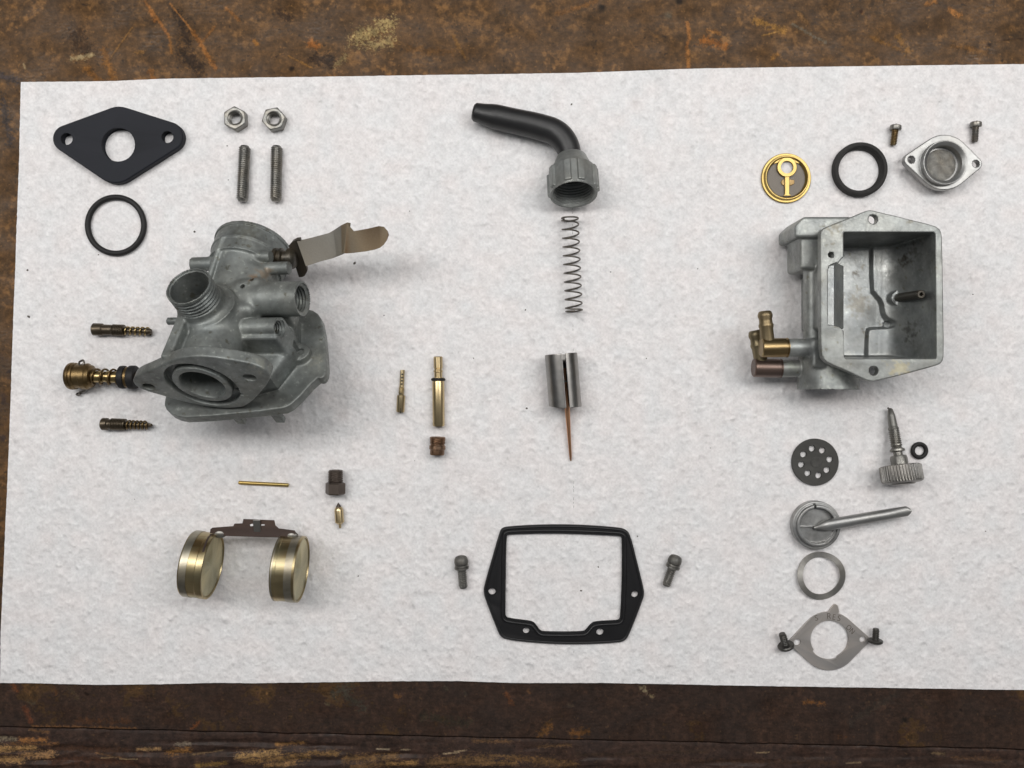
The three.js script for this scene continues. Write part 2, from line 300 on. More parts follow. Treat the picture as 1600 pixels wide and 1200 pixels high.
// marks seen on the wood: [x, y, x2, y2, half width, colour(sRGB), raggedness]
const marksFar = [
  [225, 0, 262, 55, 4, [172, 116, 66], 1.1], [232, 12, 240, 30, 5, [160, 106, 60], 1.2], [264, 4, 300, 48, 3.2, [178, 124, 74], 0.9], [300, 48, 334, 104, 6, [166, 112, 62], 1.2], [316, 60, 334, 40, 3.5, [150, 104, 60], 1.3], [262, 55, 266, 80, 3.5, [150, 104, 58], 1.1],
  [205, 40, 172, 86, 1.8, [156, 116, 70], 1], [160, 75, 175, 122, 9, [140, 98, 54], 1.8], [135, 108, 150, 122, 9, [142, 98, 52], 1.6], [232, 110, 238, 122, 7, [146, 98, 52], 1.6],
  [112, 90, 140, 84, 7, [172, 158, 128], 2.2], [34, 98, 36, 104, 3, [150, 136, 112], 1.5], [210, 80, 222, 78, 4, [150, 112, 66], 1.8],
  [352, 10, 372, 30, 4, [160, 110, 62], 1.8], [396, 62, 400, 66, 5, [178, 124, 62], 1.3], [484, 66, 494, 70, 9, [176, 112, 58], 1.4], [450, 86, 486, 104, 2.5, [142, 106, 62], 1.3],
  [556, 60, 608, 34, 15, [186, 168, 122], 2.7], [580, 70, 610, 62, 11, [176, 158, 116], 2.6], [524, 100, 540, 84, 6, [150, 132, 98], 2.6],
  [708, 55, 728, 92, 4, [132, 98, 58], 2], [640, 75, 700, 80, 9, [112, 82, 52], 2.2], [870, 20, 930, 0, 5, [136, 96, 56], 1.8],
  [1074, 34, 1077, 58, 5, [188, 130, 76], 0.9], [1076, 58, 1072, 76, 3.5, [168, 112, 64], 1], [1074, 78, 1076, 102, 5.5, [176, 122, 70], 1], [1100, 62, 1132, 70, 9, [158, 102, 54], 2.2], [1106, 45, 1125, 50, 4, [170, 120, 70], 1.8],
  [1180, 30, 1226, 46, 7, [168, 128, 72], 2], [1190, 54, 1230, 44, 2, [186, 144, 86], 1], [1240, 36, 1290, 64, 4, [118, 112, 106], 1.7], [1248, 18, 1262, 34, 5, [146, 112, 76], 1.8],
  [1208, 88, 1216, 82, 5, [166, 120, 66], 1.6], [1405, 55, 1420, 80, 7, [140, 104, 60], 2], [1486, 14, 1500, 22, 7, [170, 118, 68], 1.5], [1448, 5, 1462, 0, 6, [168, 116, 64], 1.2], [1360, 55, 1412, 78, 5, [128, 94, 56], 2], [1492, 70, 1540, 80, 7, [132, 96, 58], 2.3],
  [1044, 22, 1045, 22, 9, [104, 98, 90], 0.5], [1359, 24, 1360, 25, 5, [112, 92, 84], 0.6], [974, 40, 975, 41, 5, [110, 90, 70], 1],
  [940, 10, 941, 10, 9, [34, 30, 30], 0.35], [1060, 0, 1062, 0, 9, [32, 28, 28], 0.5], [454, 105, 455, 105, 6, [40, 34, 34], 0.4], [1346, 16, 1347, 16, 5, [56, 36, 28], 0.6], [1546, 68, 1547, 68, 5, [52, 36, 26], 0.6], [1560, 62, 1600, 58, 1.5, [70, 50, 34], 0.8],
  [435, 18, 450, 26, 10, [58, 46, 40], 1.6], [490, 90, 515, 95, 13, [56, 44, 38], 1.8], [120, 55, 130, 75, 20, [62, 46, 34], 2], [275, 20, 290, 60, 12, [58, 48, 44], 2], [285, 80, 310, 105, 16, [56, 46, 42], 1.8], [0, 118, 26, 124, 9, [76, 72, 82], 2], [0, 150, 14, 220, 9, [70, 66, 72], 2.4], [785, 16, 790, 20, 8, [84, 72, 64], 1.6],
  [18, 1072, 24, 1080, 6, [112, 66, 38], 1.5], [36, 1106, 46, 1128, 6, [106, 62, 42], 1.5], [82, 1074, 86, 1086, 4, [92, 62, 38], 1.6], [131, 1084, 134, 1086, 4, [30, 20, 14], 0.8], [40, 1096, 50, 1100, 4, [88, 80, 68], 2], [104, 1076, 120, 1092, 5, [78, 66, 54], 2.4],
  [50, 1136, 210, 1139, 3.5, [120, 86, 56], 2.4], [120, 1128, 200, 1128, 7, [84, 56, 38], 2.6], [297, 1140, 308, 1130, 4, [132, 78, 44], 1.4], [520, 1086, 545, 1070, 9, [72, 70, 64], 2.6], [540, 1086, 566, 1106, 9, [66, 64, 58], 2.6], [616, 1086, 622, 1090, 5, [116, 82, 52], 1.8], [508, 1100, 512, 1102, 4, [86, 78, 62], 1.8],
  [695, 1074, 698, 1077, 4, [84, 76, 68], 1.4], [725, 1082, 727, 1085, 4, [72, 64, 58], 1.6], [790, 1086, 800, 1100, 5, [106, 66, 42], 1.8], [660, 1120, 730, 1130, 9, [56, 50, 40], 2.8], [1003, 1076, 1010, 1080, 5, [142, 134, 112], 2.2], [1016, 1088, 1019, 1089, 4, [120, 108, 84], 1.8], [824, 1080, 827, 1084, 3, [108, 76, 54], 1.2],
  [846, 1148, 858, 1134, 9, [112, 78, 42], 2], [894, 1146, 916, 1144, 8, [112, 76, 40], 1.9], [888, 1102, 894, 1104, 4, [76, 64, 54], 1.6], [1258, 1098, 1288, 1100, 5, [122, 82, 46], 2], [1415, 1126, 1416, 1126, 6, [24, 18, 14], 1], [1502, 1110, 1503, 1110, 4, [28, 20, 16], 1], [1330, 1130, 1400, 1085, 8, [62, 54, 50], 2.3], [1376, 1162, 1384, 1164, 4, [128, 88, 54], 1.4], [1310, 1155, 1340, 1160, 6, [88, 58, 38], 2.4], [1540, 1165, 1600, 1168, 4, [80, 54, 38], 2.2],
];
const marksNear = [
  [0, 1172, 42, 1170, 8, [190, 150, 96], 1.5], [0, 1190, 22, 1190, 8, [178, 140, 90], 1.6], [40, 1182, 70, 1182, 9, [176, 136, 92], 1.8], [35, 1158, 62, 1158, 5, [160, 110, 62], 1.8], [0, 1156, 14, 1157, 4, [134, 124, 104], 2], [50, 1142, 66, 1146, 3, [110, 80, 52], 1.8], [20, 1164, 80, 1164, 4, [120, 84, 52], 2.2],
  [218, 1173, 240, 1172, 4.5, [168, 134, 92], 1.4], [268, 1178, 284, 1174, 7, [158, 112, 60], 1.6], [280, 1164, 288, 1164, 4, [128, 118, 104], 1.8], [190, 1188, 206, 1188, 2, [164, 140, 106], 1.2], [150, 1180, 178, 1186, 2, [120, 88, 58], 1.7], [160, 1187, 175, 1186, 1.6, [150, 124, 92], 1.4], [312, 1198, 345, 1194, 5, [132, 104, 54], 1.6], [90, 1172, 210, 1176, 6, [74, 50, 36], 2.4], [84, 1192, 200, 1194, 8, [78, 50, 36], 2.2], [300, 1182, 340, 1175, 1.6, [112, 92, 66], 1.6],
  [378, 1184, 426, 1178, 7, [176, 142, 92], 1.8], [390, 1190, 470, 1184, 9, [140, 108, 66], 2], [436, 1166, 466, 1163, 4.5, [140, 104, 62], 1.6], [420, 1198, 450, 1194, 6, [156, 120, 76], 1.8], [490, 1178, 520, 1180, 5, [130, 100, 60], 1.9], [545, 1188, 610, 1184, 8, [120, 92, 58], 2], [594, 1172, 600, 1172, 2, [176, 164, 140], 1], [632, 1173, 634, 1173, 1.6, [150, 136, 112], 1], [612, 1196, 642, 1194, 6, [150, 116, 70], 1.8], [556, 1200, 590, 1196, 6, [112, 84, 54], 2], [698, 1179, 710, 1177, 2, [170, 152, 124], 1.2], [716, 1176, 722, 1174, 2, [154, 136, 110], 1.2], [746, 1159, 790, 1160, 4, [112, 84, 58], 2], [680, 1194, 760, 1188, 10, [118, 90, 58], 2], [720, 1196, 800, 1194, 5, [128, 98, 62], 2], [770, 1182, 800, 1184, 3, [120, 92, 60], 1.8],
  [800, 1186, 860, 1190, 6, [112, 84, 52], 2.2], [845, 1168, 885, 1166, 3, [104, 78, 52], 2], [840, 1192, 890, 1196, 7, [104, 78, 48], 2.2], [905, 1182, 1100, 1176, 3, [62, 48, 38], 2.2], [1190, 1178, 1196, 1177, 2, [150, 130, 100], 1], [1330, 1194, 1340, 1193, 2, [140, 122, 96], 1], [1466, 1178, 1470, 1180, 3, [116, 96, 70], 1.6], [1500, 1186, 1560, 1190, 4, [92, 66, 46], 2.2], [1000, 1190, 1300, 1194, 4, [64, 46, 34], 2.4],
];
function woodTexture(W, H, X0, X1, Z0, Z1, near, tone) {
  const marks = near ? marksNear.map((m) => [m[0] - 6, m[1], m[2] + 6, m[3], m[4] * 1.35, m[5], m[6]]) : marksFar, acc = new Float32Array(W * H * 4);
  const toU = (px) => ((px - 800) * CAM / FOCAL - X0) / (X1 - X0) * W, toV = (py) => ((py - 600) * CAM / FOCAL - Z0) / (Z1 - Z0) * H, s = W / (X1 - X0) * CAM / FOCAL;
  for (const [x1, y1, x2, y2, w, c, rag] of marks) {
    const u1 = toU(x1), v1 = toV(y1), u2 = toU(x2), v2 = toV(y2), r = w * s, R = r * (1 + rag) + 2, dx = u2 - u1, dy = v2 - v1, l2 = dx * dx + dy * dy + 1e-6;
    for (let y = Math.max(0, Math.floor(Math.min(v1, v2) - R)); y < Math.min(H, Math.max(v1, v2) + R); y++) for (let x = Math.max(0, Math.floor(Math.min(u1, u2) - R)); x < Math.min(W, Math.max(u1, u2) + R); x++) {
      const t = clamp(((x - u1) * dx + (y - v1) * dy) / l2), d = Math.hypot(x - u1 - dx * t, y - v1 - dy * t) / r;
      const n = N.noise(x * 0.075 * 2.9 / s, y * (near ? 0.2 : 0.075) * 2.9 / s, 3.3) * 0.55 + N.noise(x * 0.23 * 2.9 / s, y * 0.23 * 2.9 / s, 7.7) * 0.5 + N.noise(x * 0.6, y * 0.6, 1.7) * 0.25;
      const a = clamp((0.85 - d + n * rag * 0.75) * 1.6) * 0.8; if (a <= 0) continue;
      const i = (y * W + x) * 4; if (a > acc[i + 3]) { acc[i] = c[0]; acc[i + 1] = c[1]; acc[i + 2] = c[2]; acc[i + 3] = a; }
    }
  }
  const col = dataTex(W, H, (x, y) => {
    const X = mix(X0, X1, x / W), Z = mix(Z0, Z1, y / H), q = px2(X, Z);
    const g = (N.noise(X * 0.012, Z * 0.55, 2.1) * 0.5 + N.noise(X * 0.03, Z * 1.3, 5.2) * 0.35) * (near ? 1 : 0.45);              // grain along the board
    const a = fbm(X * 0.035, Z * 0.035, 0.5, 5), b = fbm(X * 0.09 + 30, Z * 0.09, 4.5, 4), c = fbm(X * 0.4, Z * 0.4, 9.5, 3), e = N.noise(X * 1.7, Z * 1.7, 6.5);
    const old = near ? 1 : sstep(-0.08, 0.12, (q[1] - 880) / 900 + a + c * 0.4);                       // a second, darker finish worn into the front of the bench
    let r, gg, bb;
    const top = [[98, 73, 47], [76, 58, 41], [122, 91, 58]], low = [[60, 45, 39], [46, 36, 33], [76, 54, 44]], k1 = sstep(-0.05, 0.32, a + g * 0.12), k2 = sstep(0.08, 0.42, b + c * 0.7);
    const f = (ch) => { const T = mix(mix(top[0][ch], top[1][ch], k1), top[2][ch], k2 * 0.7), L = mix(mix(low[0][ch], low[1][ch], k1), low[2][ch], k2 * 0.3 * sstep(-0.1, 0.2, fbm(X * 0.02, Z * 0.05, 12, 2))); return mix(T, L, old) * (1 + a * 0.5 + c * 0.5 + e * 0.17 + g * 0.1); };
    r = f(0); gg = f(1); bb = f(2);
    const sp = N.noise(X * 0.75 + 9, Z * 0.75, 20.5); if (sp > 0.56) { const w = sstep(0.56, 0.7, sp) * 0.6; r = mix(r, near || old ? 96 : 150, w); gg = mix(gg, near || old ? 74 : 112, w); bb = mix(bb, near || old ? 56 : 70, w); }
    const dk = N.noise(X * 0.6 + 70, Z * 0.6, 30.5); if (dk > 0.55) { const w = sstep(0.55, 0.72, dk) * 0.55; r = mix(r, 34, w); gg = mix(gg, 27, w); bb = mix(bb, 23, w); }
    const i = (y * W + x) * 4, w = acc[i + 3]; if (w > 0) { const v = 0.94 + c * 0.5 + e * 0.2; r = mix(r, acc[i] * v, w); gg = mix(gg, acc[i + 1] * v, w); bb = mix(bb, acc[i + 2] * v, w); }
    return [clamp(r, 0, 255), clamp(gg, 0, 255), clamp(bb, 0, 255)];
  }, true);
  const bump = dataTex(W, H, (x, y) => { const X = mix(X0, X1, x / W), Z = mix(Z0, Z1, y / H), i = (y * W + x) * 4; const v = clamp(140 + 16 * N.noise(X * 0.05, Z * 0.9, 1.1) + 60 * fbm(X * 0.5, Z * 0.8, 3.1, 3) - 22 * acc[i + 3], 0, 255); return [v, v, v]; });
  const rough = dataTex(W / 2, H / 2, (x, y) => { const X = mix(X0, X1, 2 * x / W), Z = mix(Z0, Z1, 2 * y / H), v = clamp(150 + 130 * fbm(X * 0.06, Z * 0.09, 8.1, 4) + 70 * acc[(2 * y * W + 2 * x) * 4 + 3], 60, 255); return [v, v, v]; });
  for (const t of [col, bump, rough]) t.wrapS = t.wrapT = THREE.MirroredRepeatWrapping;
  return new THREE.MeshPhysicalMaterial({ color: lin(...tone), metalness: 0, roughness: 0.97, specularIntensity: 0.5, map: col, bumpMap: bump, bumpScale: 0.0005, roughnessMap: rough });
}
const BX = 330, BENCHY = -1.1;
const bench = new THREE.Group(); bench.name = 'workbench'; bench.userData = { kind: 'structure', label: 'scarred brown wooden workbench top', category: 'workbench' }; scene.add(bench);
const seamZ = (X) => (seamY(px2(X, 0)[0]) - 600) * CAM / FOCAL;
function board(name, mat, z0, z1, X0, X1, Z0, Z1, relief) {   // z0, z1: functions of X; grid top and plain sides
  const nx = 300, nz = relief ? 70 : 12, xa = -480, xb = 480, P = [], UV = [], I = [], th = 38;
  for (let j = 0; j <= nz; j++) for (let i = 0; i <= nx; i++) {
    const X = mix(xa, xb, i / nx), w = 0.5 * N.noise(X * 0.05, 5, 0) + 0.25 * N.noise(X * 0.3, 9, 0), Z = mix(z0(X) + (relief ? w : 0), z1(X) + (relief ? 0 : w), j / nz);
    P.push(X, BENCHY + (relief ? relief(X, Z) : 0), Z); UV.push((X - X0) / (X1 - X0), (Z - Z0) / (Z1 - Z0));
  }
  for (let j = 0; j < nz; j++) for (let i = 0; i < nx; i++) { const a = j * (nx + 1) + i, b = a + 1, c = a + nx + 1, d = c + 1; I.push(a, c, b, b, c, d); }
  const rim = []; for (let i = 0; i <= nx; i++) rim.push(i); for (let j = 1; j <= nz; j++) rim.push(j * (nx + 1) + nx); for (let i = nx - 1; i >= 0; i--) rim.push(nz * (nx + 1) + i); for (let j = nz - 1; j >= 1; j--) rim.push(j * (nx + 1));
  const n0 = P.length / 3; for (const r of rim) { P.push(P[r * 3], P[r * 3 + 1], P[r * 3 + 2], P[r * 3], BENCHY - th, P[r * 3 + 2]); UV.push(UV[r * 2], UV[r * 2 + 1], UV[r * 2], UV[r * 2 + 1] + 0.08); }
  for (let k = 0; k < rim.length; k++) { const a = n0 + k * 2, b = n0 + ((k + 1) % rim.length) * 2; I.push(a, b, a + 1, b, b + 1, a + 1); }
  const g = new THREE.BufferGeometry(); g.setAttribute('position', new THREE.BufferAttribute(new Float32Array(P), 3)); g.setAttribute('uv', new THREE.BufferAttribute(new Float32Array(UV), 2)); g.setIndex(I); g.computeVertexNormals();
  return part(name, g, mat, bench, true);
}
board('plank', woodTexture(2048, 1152, -BX, BX, -200, 171.25, false, [0.80, 0.75, 0.64]), () => -360, (X) => seamZ(X) - 0.45, -BX, BX, -200, 171.25);
const chip = (X, Z) => { const z = Z - seamZ(X); const n = fbm(X * 0.02, Z * 0.22, 3.3, 4) + 0.18 * N.noise(X * 0.09, Z * 0.9, 8); return -1.5 * sstep(0.02, 0.3, n + (z - 7) * 0.022) * sstep(1.5, 6, z) * mix(0.35, 1, sstep(200, -60, X)) - 0.35 - 0.35 * sstep(1.2, 0, z) + 0.15 * N.noise(X * 0.3, Z * 1.5, 4); };
board('plank', woodTexture(2048, 256, -BX, BX, 165, 235, true, [0.95, 0.92, 0.86]), (X) => seamZ(X) + 0.45, () => 235, -BX, BX, 165, 235, chip);

// ---------------------------------------------------------------- the paper towel
const towel = thing('paper_towel', 'white embossed paper towel spread over the brown bench under all parts', 'paper towel', at(895, 600, BENCHY));
const towelY = (X, Z) => 0.16 * N.noise(X * 0.013, Z * 0.016, 3) + 0.07 * N.noise(X * 0.06, Z * 0.06, 8) - 0.03;
{
  const edge = (pts) => (t) => { for (let i = 0; i + 1 < pts.length; i++) if (t <= pts[i + 1][0]) { const u = (t - pts[i][0]) / (pts[i + 1][0] - pts[i][0]); return mix(pts[i][1], pts[i + 1][1], u); } return pts[pts.length - 1][1]; };
  const topE = edge([[0, 128.5], [140, 127], [180, 126.5], [260, 123], [500, 120], [900, 114], [1100, 107], [1300, 104], [1600, 100], [1780, 98]]), botE = edge([[-10, 1067], [60, 1067.5], [150, 1070], [250, 1069], [330, 1067], [400, 1067.5], [600, 1064.5], [716, 1064], [800, 1067], [950, 1067], [1200, 1072], [1600, 1078], [1780, 1081]]), leftE = edge([[100, 33], [250, 30], [500, 21], [700, 14], [900, 5], [1000, 1], [1070, 0], [1100, 0]]);
  const nx = 360, nz = 200, P = [], UV = [], I = [], fold = 895;
  for (let j = 0; j <= nz; j++) for (let i = 0; i <= nx; i++) {
    const v = j / nz, py0 = mix(126, 1069, v), xl = leftE(py0) + 0.8 * N.noise(py0 * 0.2, 1, 1), px = mix(xl, 1772, i / nx), py = mix(topE(px) + 0.5 * N.noise(px * 0.09, 2, 2), botE(px) + 0.5 * N.noise(px * 0.09, 7, 2), v), p = at(px, py, 0);
    const e = Math.min(px - xl, 1772 - px, py - topE(px), botE(px) - py) * 0.31;
    P.push(p.x, towelY(p.x, p.z) + 0.3 * sstep(7, 0, e) * (0.4 + N.noise(px * 0.012, py * 0.012, 5)) - 0.18 * Math.exp(-(((px - fold) / 3.2) ** 2)), p.z); UV.push(p.x / TMM, p.z / TMM);
  }
  for (let j = 0; j < nz; j++) for (let i = 0; i < nx; i++) { const a = j * (nx + 1) + i, b = a + 1, c = a + nx + 1, d = c + 1; I.push(a, c, b, b, c, d); }
  const rim = []; for (let i = 0; i <= nx; i++) rim.push(i); for (let j = 1; j <= nz; j++) rim.push(j * (nx + 1) + nx); for (let i = nx - 1; i >= 0; i--) rim.push(nz * (nx + 1) + i); for (let j = nz - 1; j >= 1; j--) rim.push(j * (nx + 1));
  const n0 = P.length / 3; for (const r of rim) { P.push(P[r * 3], P[r * 3 + 1], P[r * 3 + 2], P[r * 3], P[r * 3 + 1] - 0.42, P[r * 3 + 2]); UV.push(UV[r * 2], UV[r * 2 + 1], UV[r * 2], UV[r * 2 + 1]); }
  for (let k = 0; k < rim.length; k++) { const a = n0 + k * 2, b = n0 + ((k + 1) % rim.length) * 2; I.push(a, b, a + 1, b, b + 1, a + 1); }
  const g = new THREE.BufferGeometry(); g.setAttribute('position', new THREE.BufferAttribute(new Float32Array(P), 3)); g.setAttribute('uv', new THREE.BufferAttribute(new Float32Array(UV), 2)); g.setIndex(I); g.computeVertexNormals();
  part('sheet', g, M(0xffffff, 0, 0.95, { map: towelMap, bumpMap: towelBump, bumpScale: 0.0012 }), towel);
  const slits = []; for (let k = 0; k < 150; k++) { const py = 118 + k * 6.3; if (rnd() < 0.45 && k > 14) continue; const p = at(893.5 + py * 0.0035 + (rnd() - 0.5) * 0.8, py, 0); slits.push(new THREE.BoxGeometry(0.12 + rnd() * 0.1, 0.06, 0.6 + rnd() * 0.9).translate(p.x, towelY(p.x, p.z) - 0.165, p.z)); }
  const sl = part('perforation', mergeGeometries(slits), M(lin(0.3, 0.29, 0.28), 0, 1), towel); sl.userData.kind = 'stuff';
}

// ---------------------------------------------------------------- small parts, top left
const REST = -0.05;   // the towel's top, on average
{ // diamond spacer
  const t = thing('diamond_spacer', 'black diamond-shaped carburettor spacer with large centre hole', 'spacer', at(184, 222)), h = 4.2;
  const o = toMM(hullOf([[103, 216, 21], [263, 213, 23], [185, 203, 37], [180, 249, 37]]), h), hs = [ring(184.5, 226, 28), ring(104, 217, 11), ring(261.5, 214, 11)].map((q) => toMM(q, h));
  part('body', tint(plate(o, hs, REST, h, 0.5), 0.1, 0.35), phenolic, t);
}
{ const p = at(181, 352, 1.3), t = thing('o_ring', 'large black rubber o-ring below the diamond spacer', 'o-ring', at(181, 352)); part('ring', tint(torusFlat(p.x, 1.28, p.z, 13.55, 1.33, 96), 0.1, 0.3), rubber, t); }
{ // two hex nuts
  const hex = (x, z, r) => { x = Math.abs(x); z = Math.abs(z); return Math.max(x * 0.8660254 + z * 0.5, z) - r; };
  const g = tint(solid((x, y, z) => { const r = Math.hypot(x, z); let d = smax(hex(x, z, 5), Math.abs(y - 2.5) - 2.5, 0.5); d = smax(d, (r + Math.abs(y - 2.5) * 1.9 - 9.9) * 0.5, 0.3); return smax(d, -(r - 2.6 - thr(x, z, y, 1, 0.5) - Math.max(0, Math.abs(y - 2.5) - 1.7)), 0.15); }, [-6.4, -0.7, -6.4], [6.4, 5.7, 6.4], 0.2), 0.3, 0.35, 0.12);
  const spots = [[368, 185, 0.55], [428.5, 186, 0.2]];
  const lab = 'zinc-plated steel hex nut above a threaded stud';
  const t = thing('hex_nut', lab, 'nut', at(spots[0][0] + 3.5, spots[0][1] + 4, REST), 'pair of steel hex nuts'); part('body', g, steel, t, true); t.rotation.y = spots[0][2];
  copyOf(t, 'hex_nut_001', at(spots[1][0] + 3, spots[1][1] + 4, REST), spots[1][2]);
}
{ // two studs
  const mk = (a, b) => turnPx([[0, 0], [0, 6], [3, 8.4], [4, 9.2], [83, 9.2], [85, 8.4], [88, 6], [88, 0]], a, b, { threads: [{ a: 3, b: 86, p: 3.3, d: 1.5 }], seg: 40 });
  const lab = 'fully threaded grey steel stud lying below the hex nuts';
  const t = thing('threaded_stud', lab, 'stud', at(381, 271, REST), 'pair of threaded studs'); part('rod', tint(mk(at(382.5, 228, 2.85), at(378.5, 315, 2.85)), 0.2, 0.35, 0.1), steel, t);
  const t2 = thing('threaded_stud_001', lab, 'stud', at(432, 271, REST), 'pair of threaded studs'); part('rod', tint(mk(at(432.5, 228, 2.85), at(431, 315, 2.85)), 0.2, 0.35, 0.1, 9), steel, t2);
}

// ---------------------------------------------------------------- the carburettor body
{
  const t = thing('carburettor_body', 'grey cast carburettor body with lever, threaded neck and oval flange', 'carburettor', at(400, 520));
  const B = V(-0.12, 0.54, 0.83).normalize(), S = V(-0.17, 0.79, -0.59); S.addScaledVector(B, -S.dot(B)).normalize(); const L = S.clone().cross(B);   // along the bore, up the slide, across
  const O = at(316, 602, 56).addScaledVector(B, -32), mat = new THREE.Matrix4().makeBasis(L, S, B).setPosition(O);
  const cover = sdPoly(smoothLoop([[34, -17], [42.4, 8], [42.9, 13], [41.5, 15], [39, 14.5], [31.8, 28], [27, 31], [-16, 36], [-24, 34.5], [-30, 30.5], [-31.5, 25], [-34, 4], [-28, -24], [22, -25], [29, -23]], 1));
  const dome = sdPoly([[24, -15], [30, 6], [24, 22], [12, 26], [-12, 26], [-22, 20], [-24, -12], [-14, -20], [14, -20]]);
  const flangeP = sdPoly(smoothLoop([[-32.5, 1], [-29, 6], [-17, 11.5], [-6.8, 17.2], [2, 20.4], [12, 20.9], [21, 18.6], [30, 15.6], [34.5, 11], [33.5, 4], [14, -16], [6, -18.4], [-4, -18], [-15, -14], [-23, -9], [-31, -4]], 2));
  const flanges = (x, y, z) => smax(flangeP(x, y), Math.abs(z - 29.3) - 2.7, 0.9);
  const NX = -3.9, NY = 26.4, neck = (x, y, z) => cyl(x - NX, z, y, 9.75 - (y > 17 && y < NY - 0.6 ? thr(x - NX, z, y, 1.75, 0.75) * sstep(17, 17.8, y) * sstep(NY - 0.6, NY - 1.6, y) : 0), 12, NY);
  const bigBoss = (x, y, z) => cyl(y - 4, z + 10.5, x, 7.7, 4, 35.5), smallBoss = (x, y, z) => cyl(y - 2, z - 3.7, x, 4.3, 4, 27.3);
  const chokeBoss = (x, y, z) => Math.min(cyl(y - 6, z + 26.6, x, 2.9, 4, 25.5), cyl(y - 9.5, z + 30.5, x, 2.6, 2, 17));
  const mouth = (x, y, z) => Math.min(cyl(x, y, z, 18.1, -45, -43.3), smin(cyl(x, y, z, 17.5, -44, -36.4), cyl(x, y, z, 16.7, -40, -30), 0.6));
  const sdf = (x, y, z) => {
    let d = smin(mouth(x, y, z), cone(x, y, z, 17, -37, 11.5, -12), 1.2);
    d = smin(d, cyl(x + 1.5, z, y, 11.6, -22, 13) , 3);
    d = smin(d, box(x - 7, y + 2, z + 13, 9.5, 12, 14, 4), 4);
    d = smin(d, cone(x - NX, z, y, 12.2, 8, 9.9, 17), 2);
    d = smin(d, neck(x, y, z), 0.9);
    d = smin(d, cyl(x, y - 1, z, 12.4, 0, 29), 3);
    d = smin(d, box(x + 9.5, y - 7.5, z - 16, 2.4, 9, 13, 1), 1.6);                                // web beside the engine tube
    d = smin(d, smax(dome(x, z) , Math.abs(y + 14) - 7.5 + clamp((z + 20) * 0.05, 0, 2), 4), 4);
    d = smin(d, smax(cover(x, z), Math.abs(y + 22.5) - 2.5, 0.8), 2.2);
    d = smin(d, box(x - 17, y + 5, z - 4, 11.5, 8, 6, 1.5), 1.4);                                   // pad under the small boss
    d = smin(d, box(x - 17, y + 4, z + 8.5, 11, 7, 3.4, 1), 1.4);
    d = smin(d, bigBoss(x, y, z), 1.3); d = smin(d, smallBoss(x, y, z), 0.9); d = smin(d, chokeBoss(x, y, z), 1.1);
    d = smin(d, cyl(y - 8, z + 28.6, x, 3.2, -21.8, -8), 1);                                        // stub on the other side
    d = smin(d, cyl(y - 0.5, z + 1.9, x, 1.7, -28.5, -14), 0.6); d = smin(d, box(x + 16.5, y, z + 0.5, 5, 3.6, 3.2, 1), 0.8);
    d = smin(d, cyl(x - 29.3, z - 3, y, 4.6, -22, -16.6), 1.2);                                      // screw boss on the cover
    d = smin(d, capsule(x, y, z, [-5.2, 16.4, -36], [-8, 10.8, -12], 1.2), 1.2);                     // casting ridge
    d = smin(d, capsule(x, y, z, [8, 9.5, -13], [15, 9.5, -15], 2.6), 2);
    d = smin(d, flanges(x, y, z), 1.2);
    for (const [qx, qz, ql] of [[3.6, 31.2, -31], [21.6, 29.6, -32]]) d = smin(d, box(x - qx, y + 27, z - qz, 2.2, -ql - 27, 1.3, 0.5), 0.6);  // float hinge posts
    // openings
    d = smax(d, -cyl(x - NX, z, y, 8.3, -6, 30), 0.4); d = smax(d, -cyl(x - NX, z, y, 8.9, NY - 0.7, 30), 0.2);
    d = smax(d, -cone(x, y, z, 8, 2, 9.7, 33), 0.5);
    d = smax(d, -cyl(x, y, z, 15.2, -46, -32), 0.5); d = smax(d, -cone(x, y, z, 15, -34, 8.5, -14), 1);
    const rr = Math.hypot(x, y); d = smax(d, -Math.max(Math.abs(rr - 14.1) - 1.6, 29.2 - z), 0.25);
    d = smax(d, -Math.max(box(rr * 0 + x - 13.6, y + 7.2, z - 31, 2, 1, 3), 0), 0.2);
    d = smax(d, -cyl((x + 26) * 0.8, y + 1.3, z, 2.3, 24, 40), 0.25); d = smax(d, -cyl((x - 24.4) * 0.8, y - 5.6, z, 2.4, 24, 40), 0.25);
    d = smax(d, -cyl(y - 4, z + 10.5, x, 5.5 + thr(y - 4, z + 10.5, x, 1.5, 0.8) + Math.max(0, x - 34.4), 18, 37), 0.2);
    d = smax(d, -cyl(y - 2, z - 3.7, x, 2.7 + thr(y - 2, z - 3.7, x, 1.1, 0.45) + Math.max(0, x - 26.7) * 0.6, 17, 29), 0.15);
    d = smax(d, -cyl(x - 29.3, z - 3, y, 1.9, -17.8, -10), 0.3);
    d = smax(d, -Math.min(capsule(x, y, z, [10.2, 9, -12.2], [10.2, 14, -11], 0.95), capsule(x, y, z, [13.4, 9, -16], [13.4, 14, -15], 0.95)), 0.2);
    const h = O.y + L.y * x + S.y * y + B.y * z;                                                    // it sits on the towel
    return Math.max(d, REST - h);
  };
  const label = (x, y, z) => (flanges(x, y, z) < 0.35 && (Math.hypot(x, y) > 10 || z > 31) ? 'mounting_flange' : neck(x, y, z) < 0.3 && y > 16.8 ? 'threaded_neck' : mouth(x, y, z) < 0.3 && z < -34 ? 'intake_mouth' : bigBoss(x, y, z) < 0.3 && x > 15 ? 'threaded_boss' : smallBoss(x, y, z) < 0.3 && x > 10 ? 'screw_boss' : chokeBoss(x, y, z) < 0.3 && x > 10 ? 'shaft_boss' : smax(cover(x, z), Math.abs(y + 22.5) - 2.5, 0.8) < 0.3 ? 'bowl_flange' : 'casting');
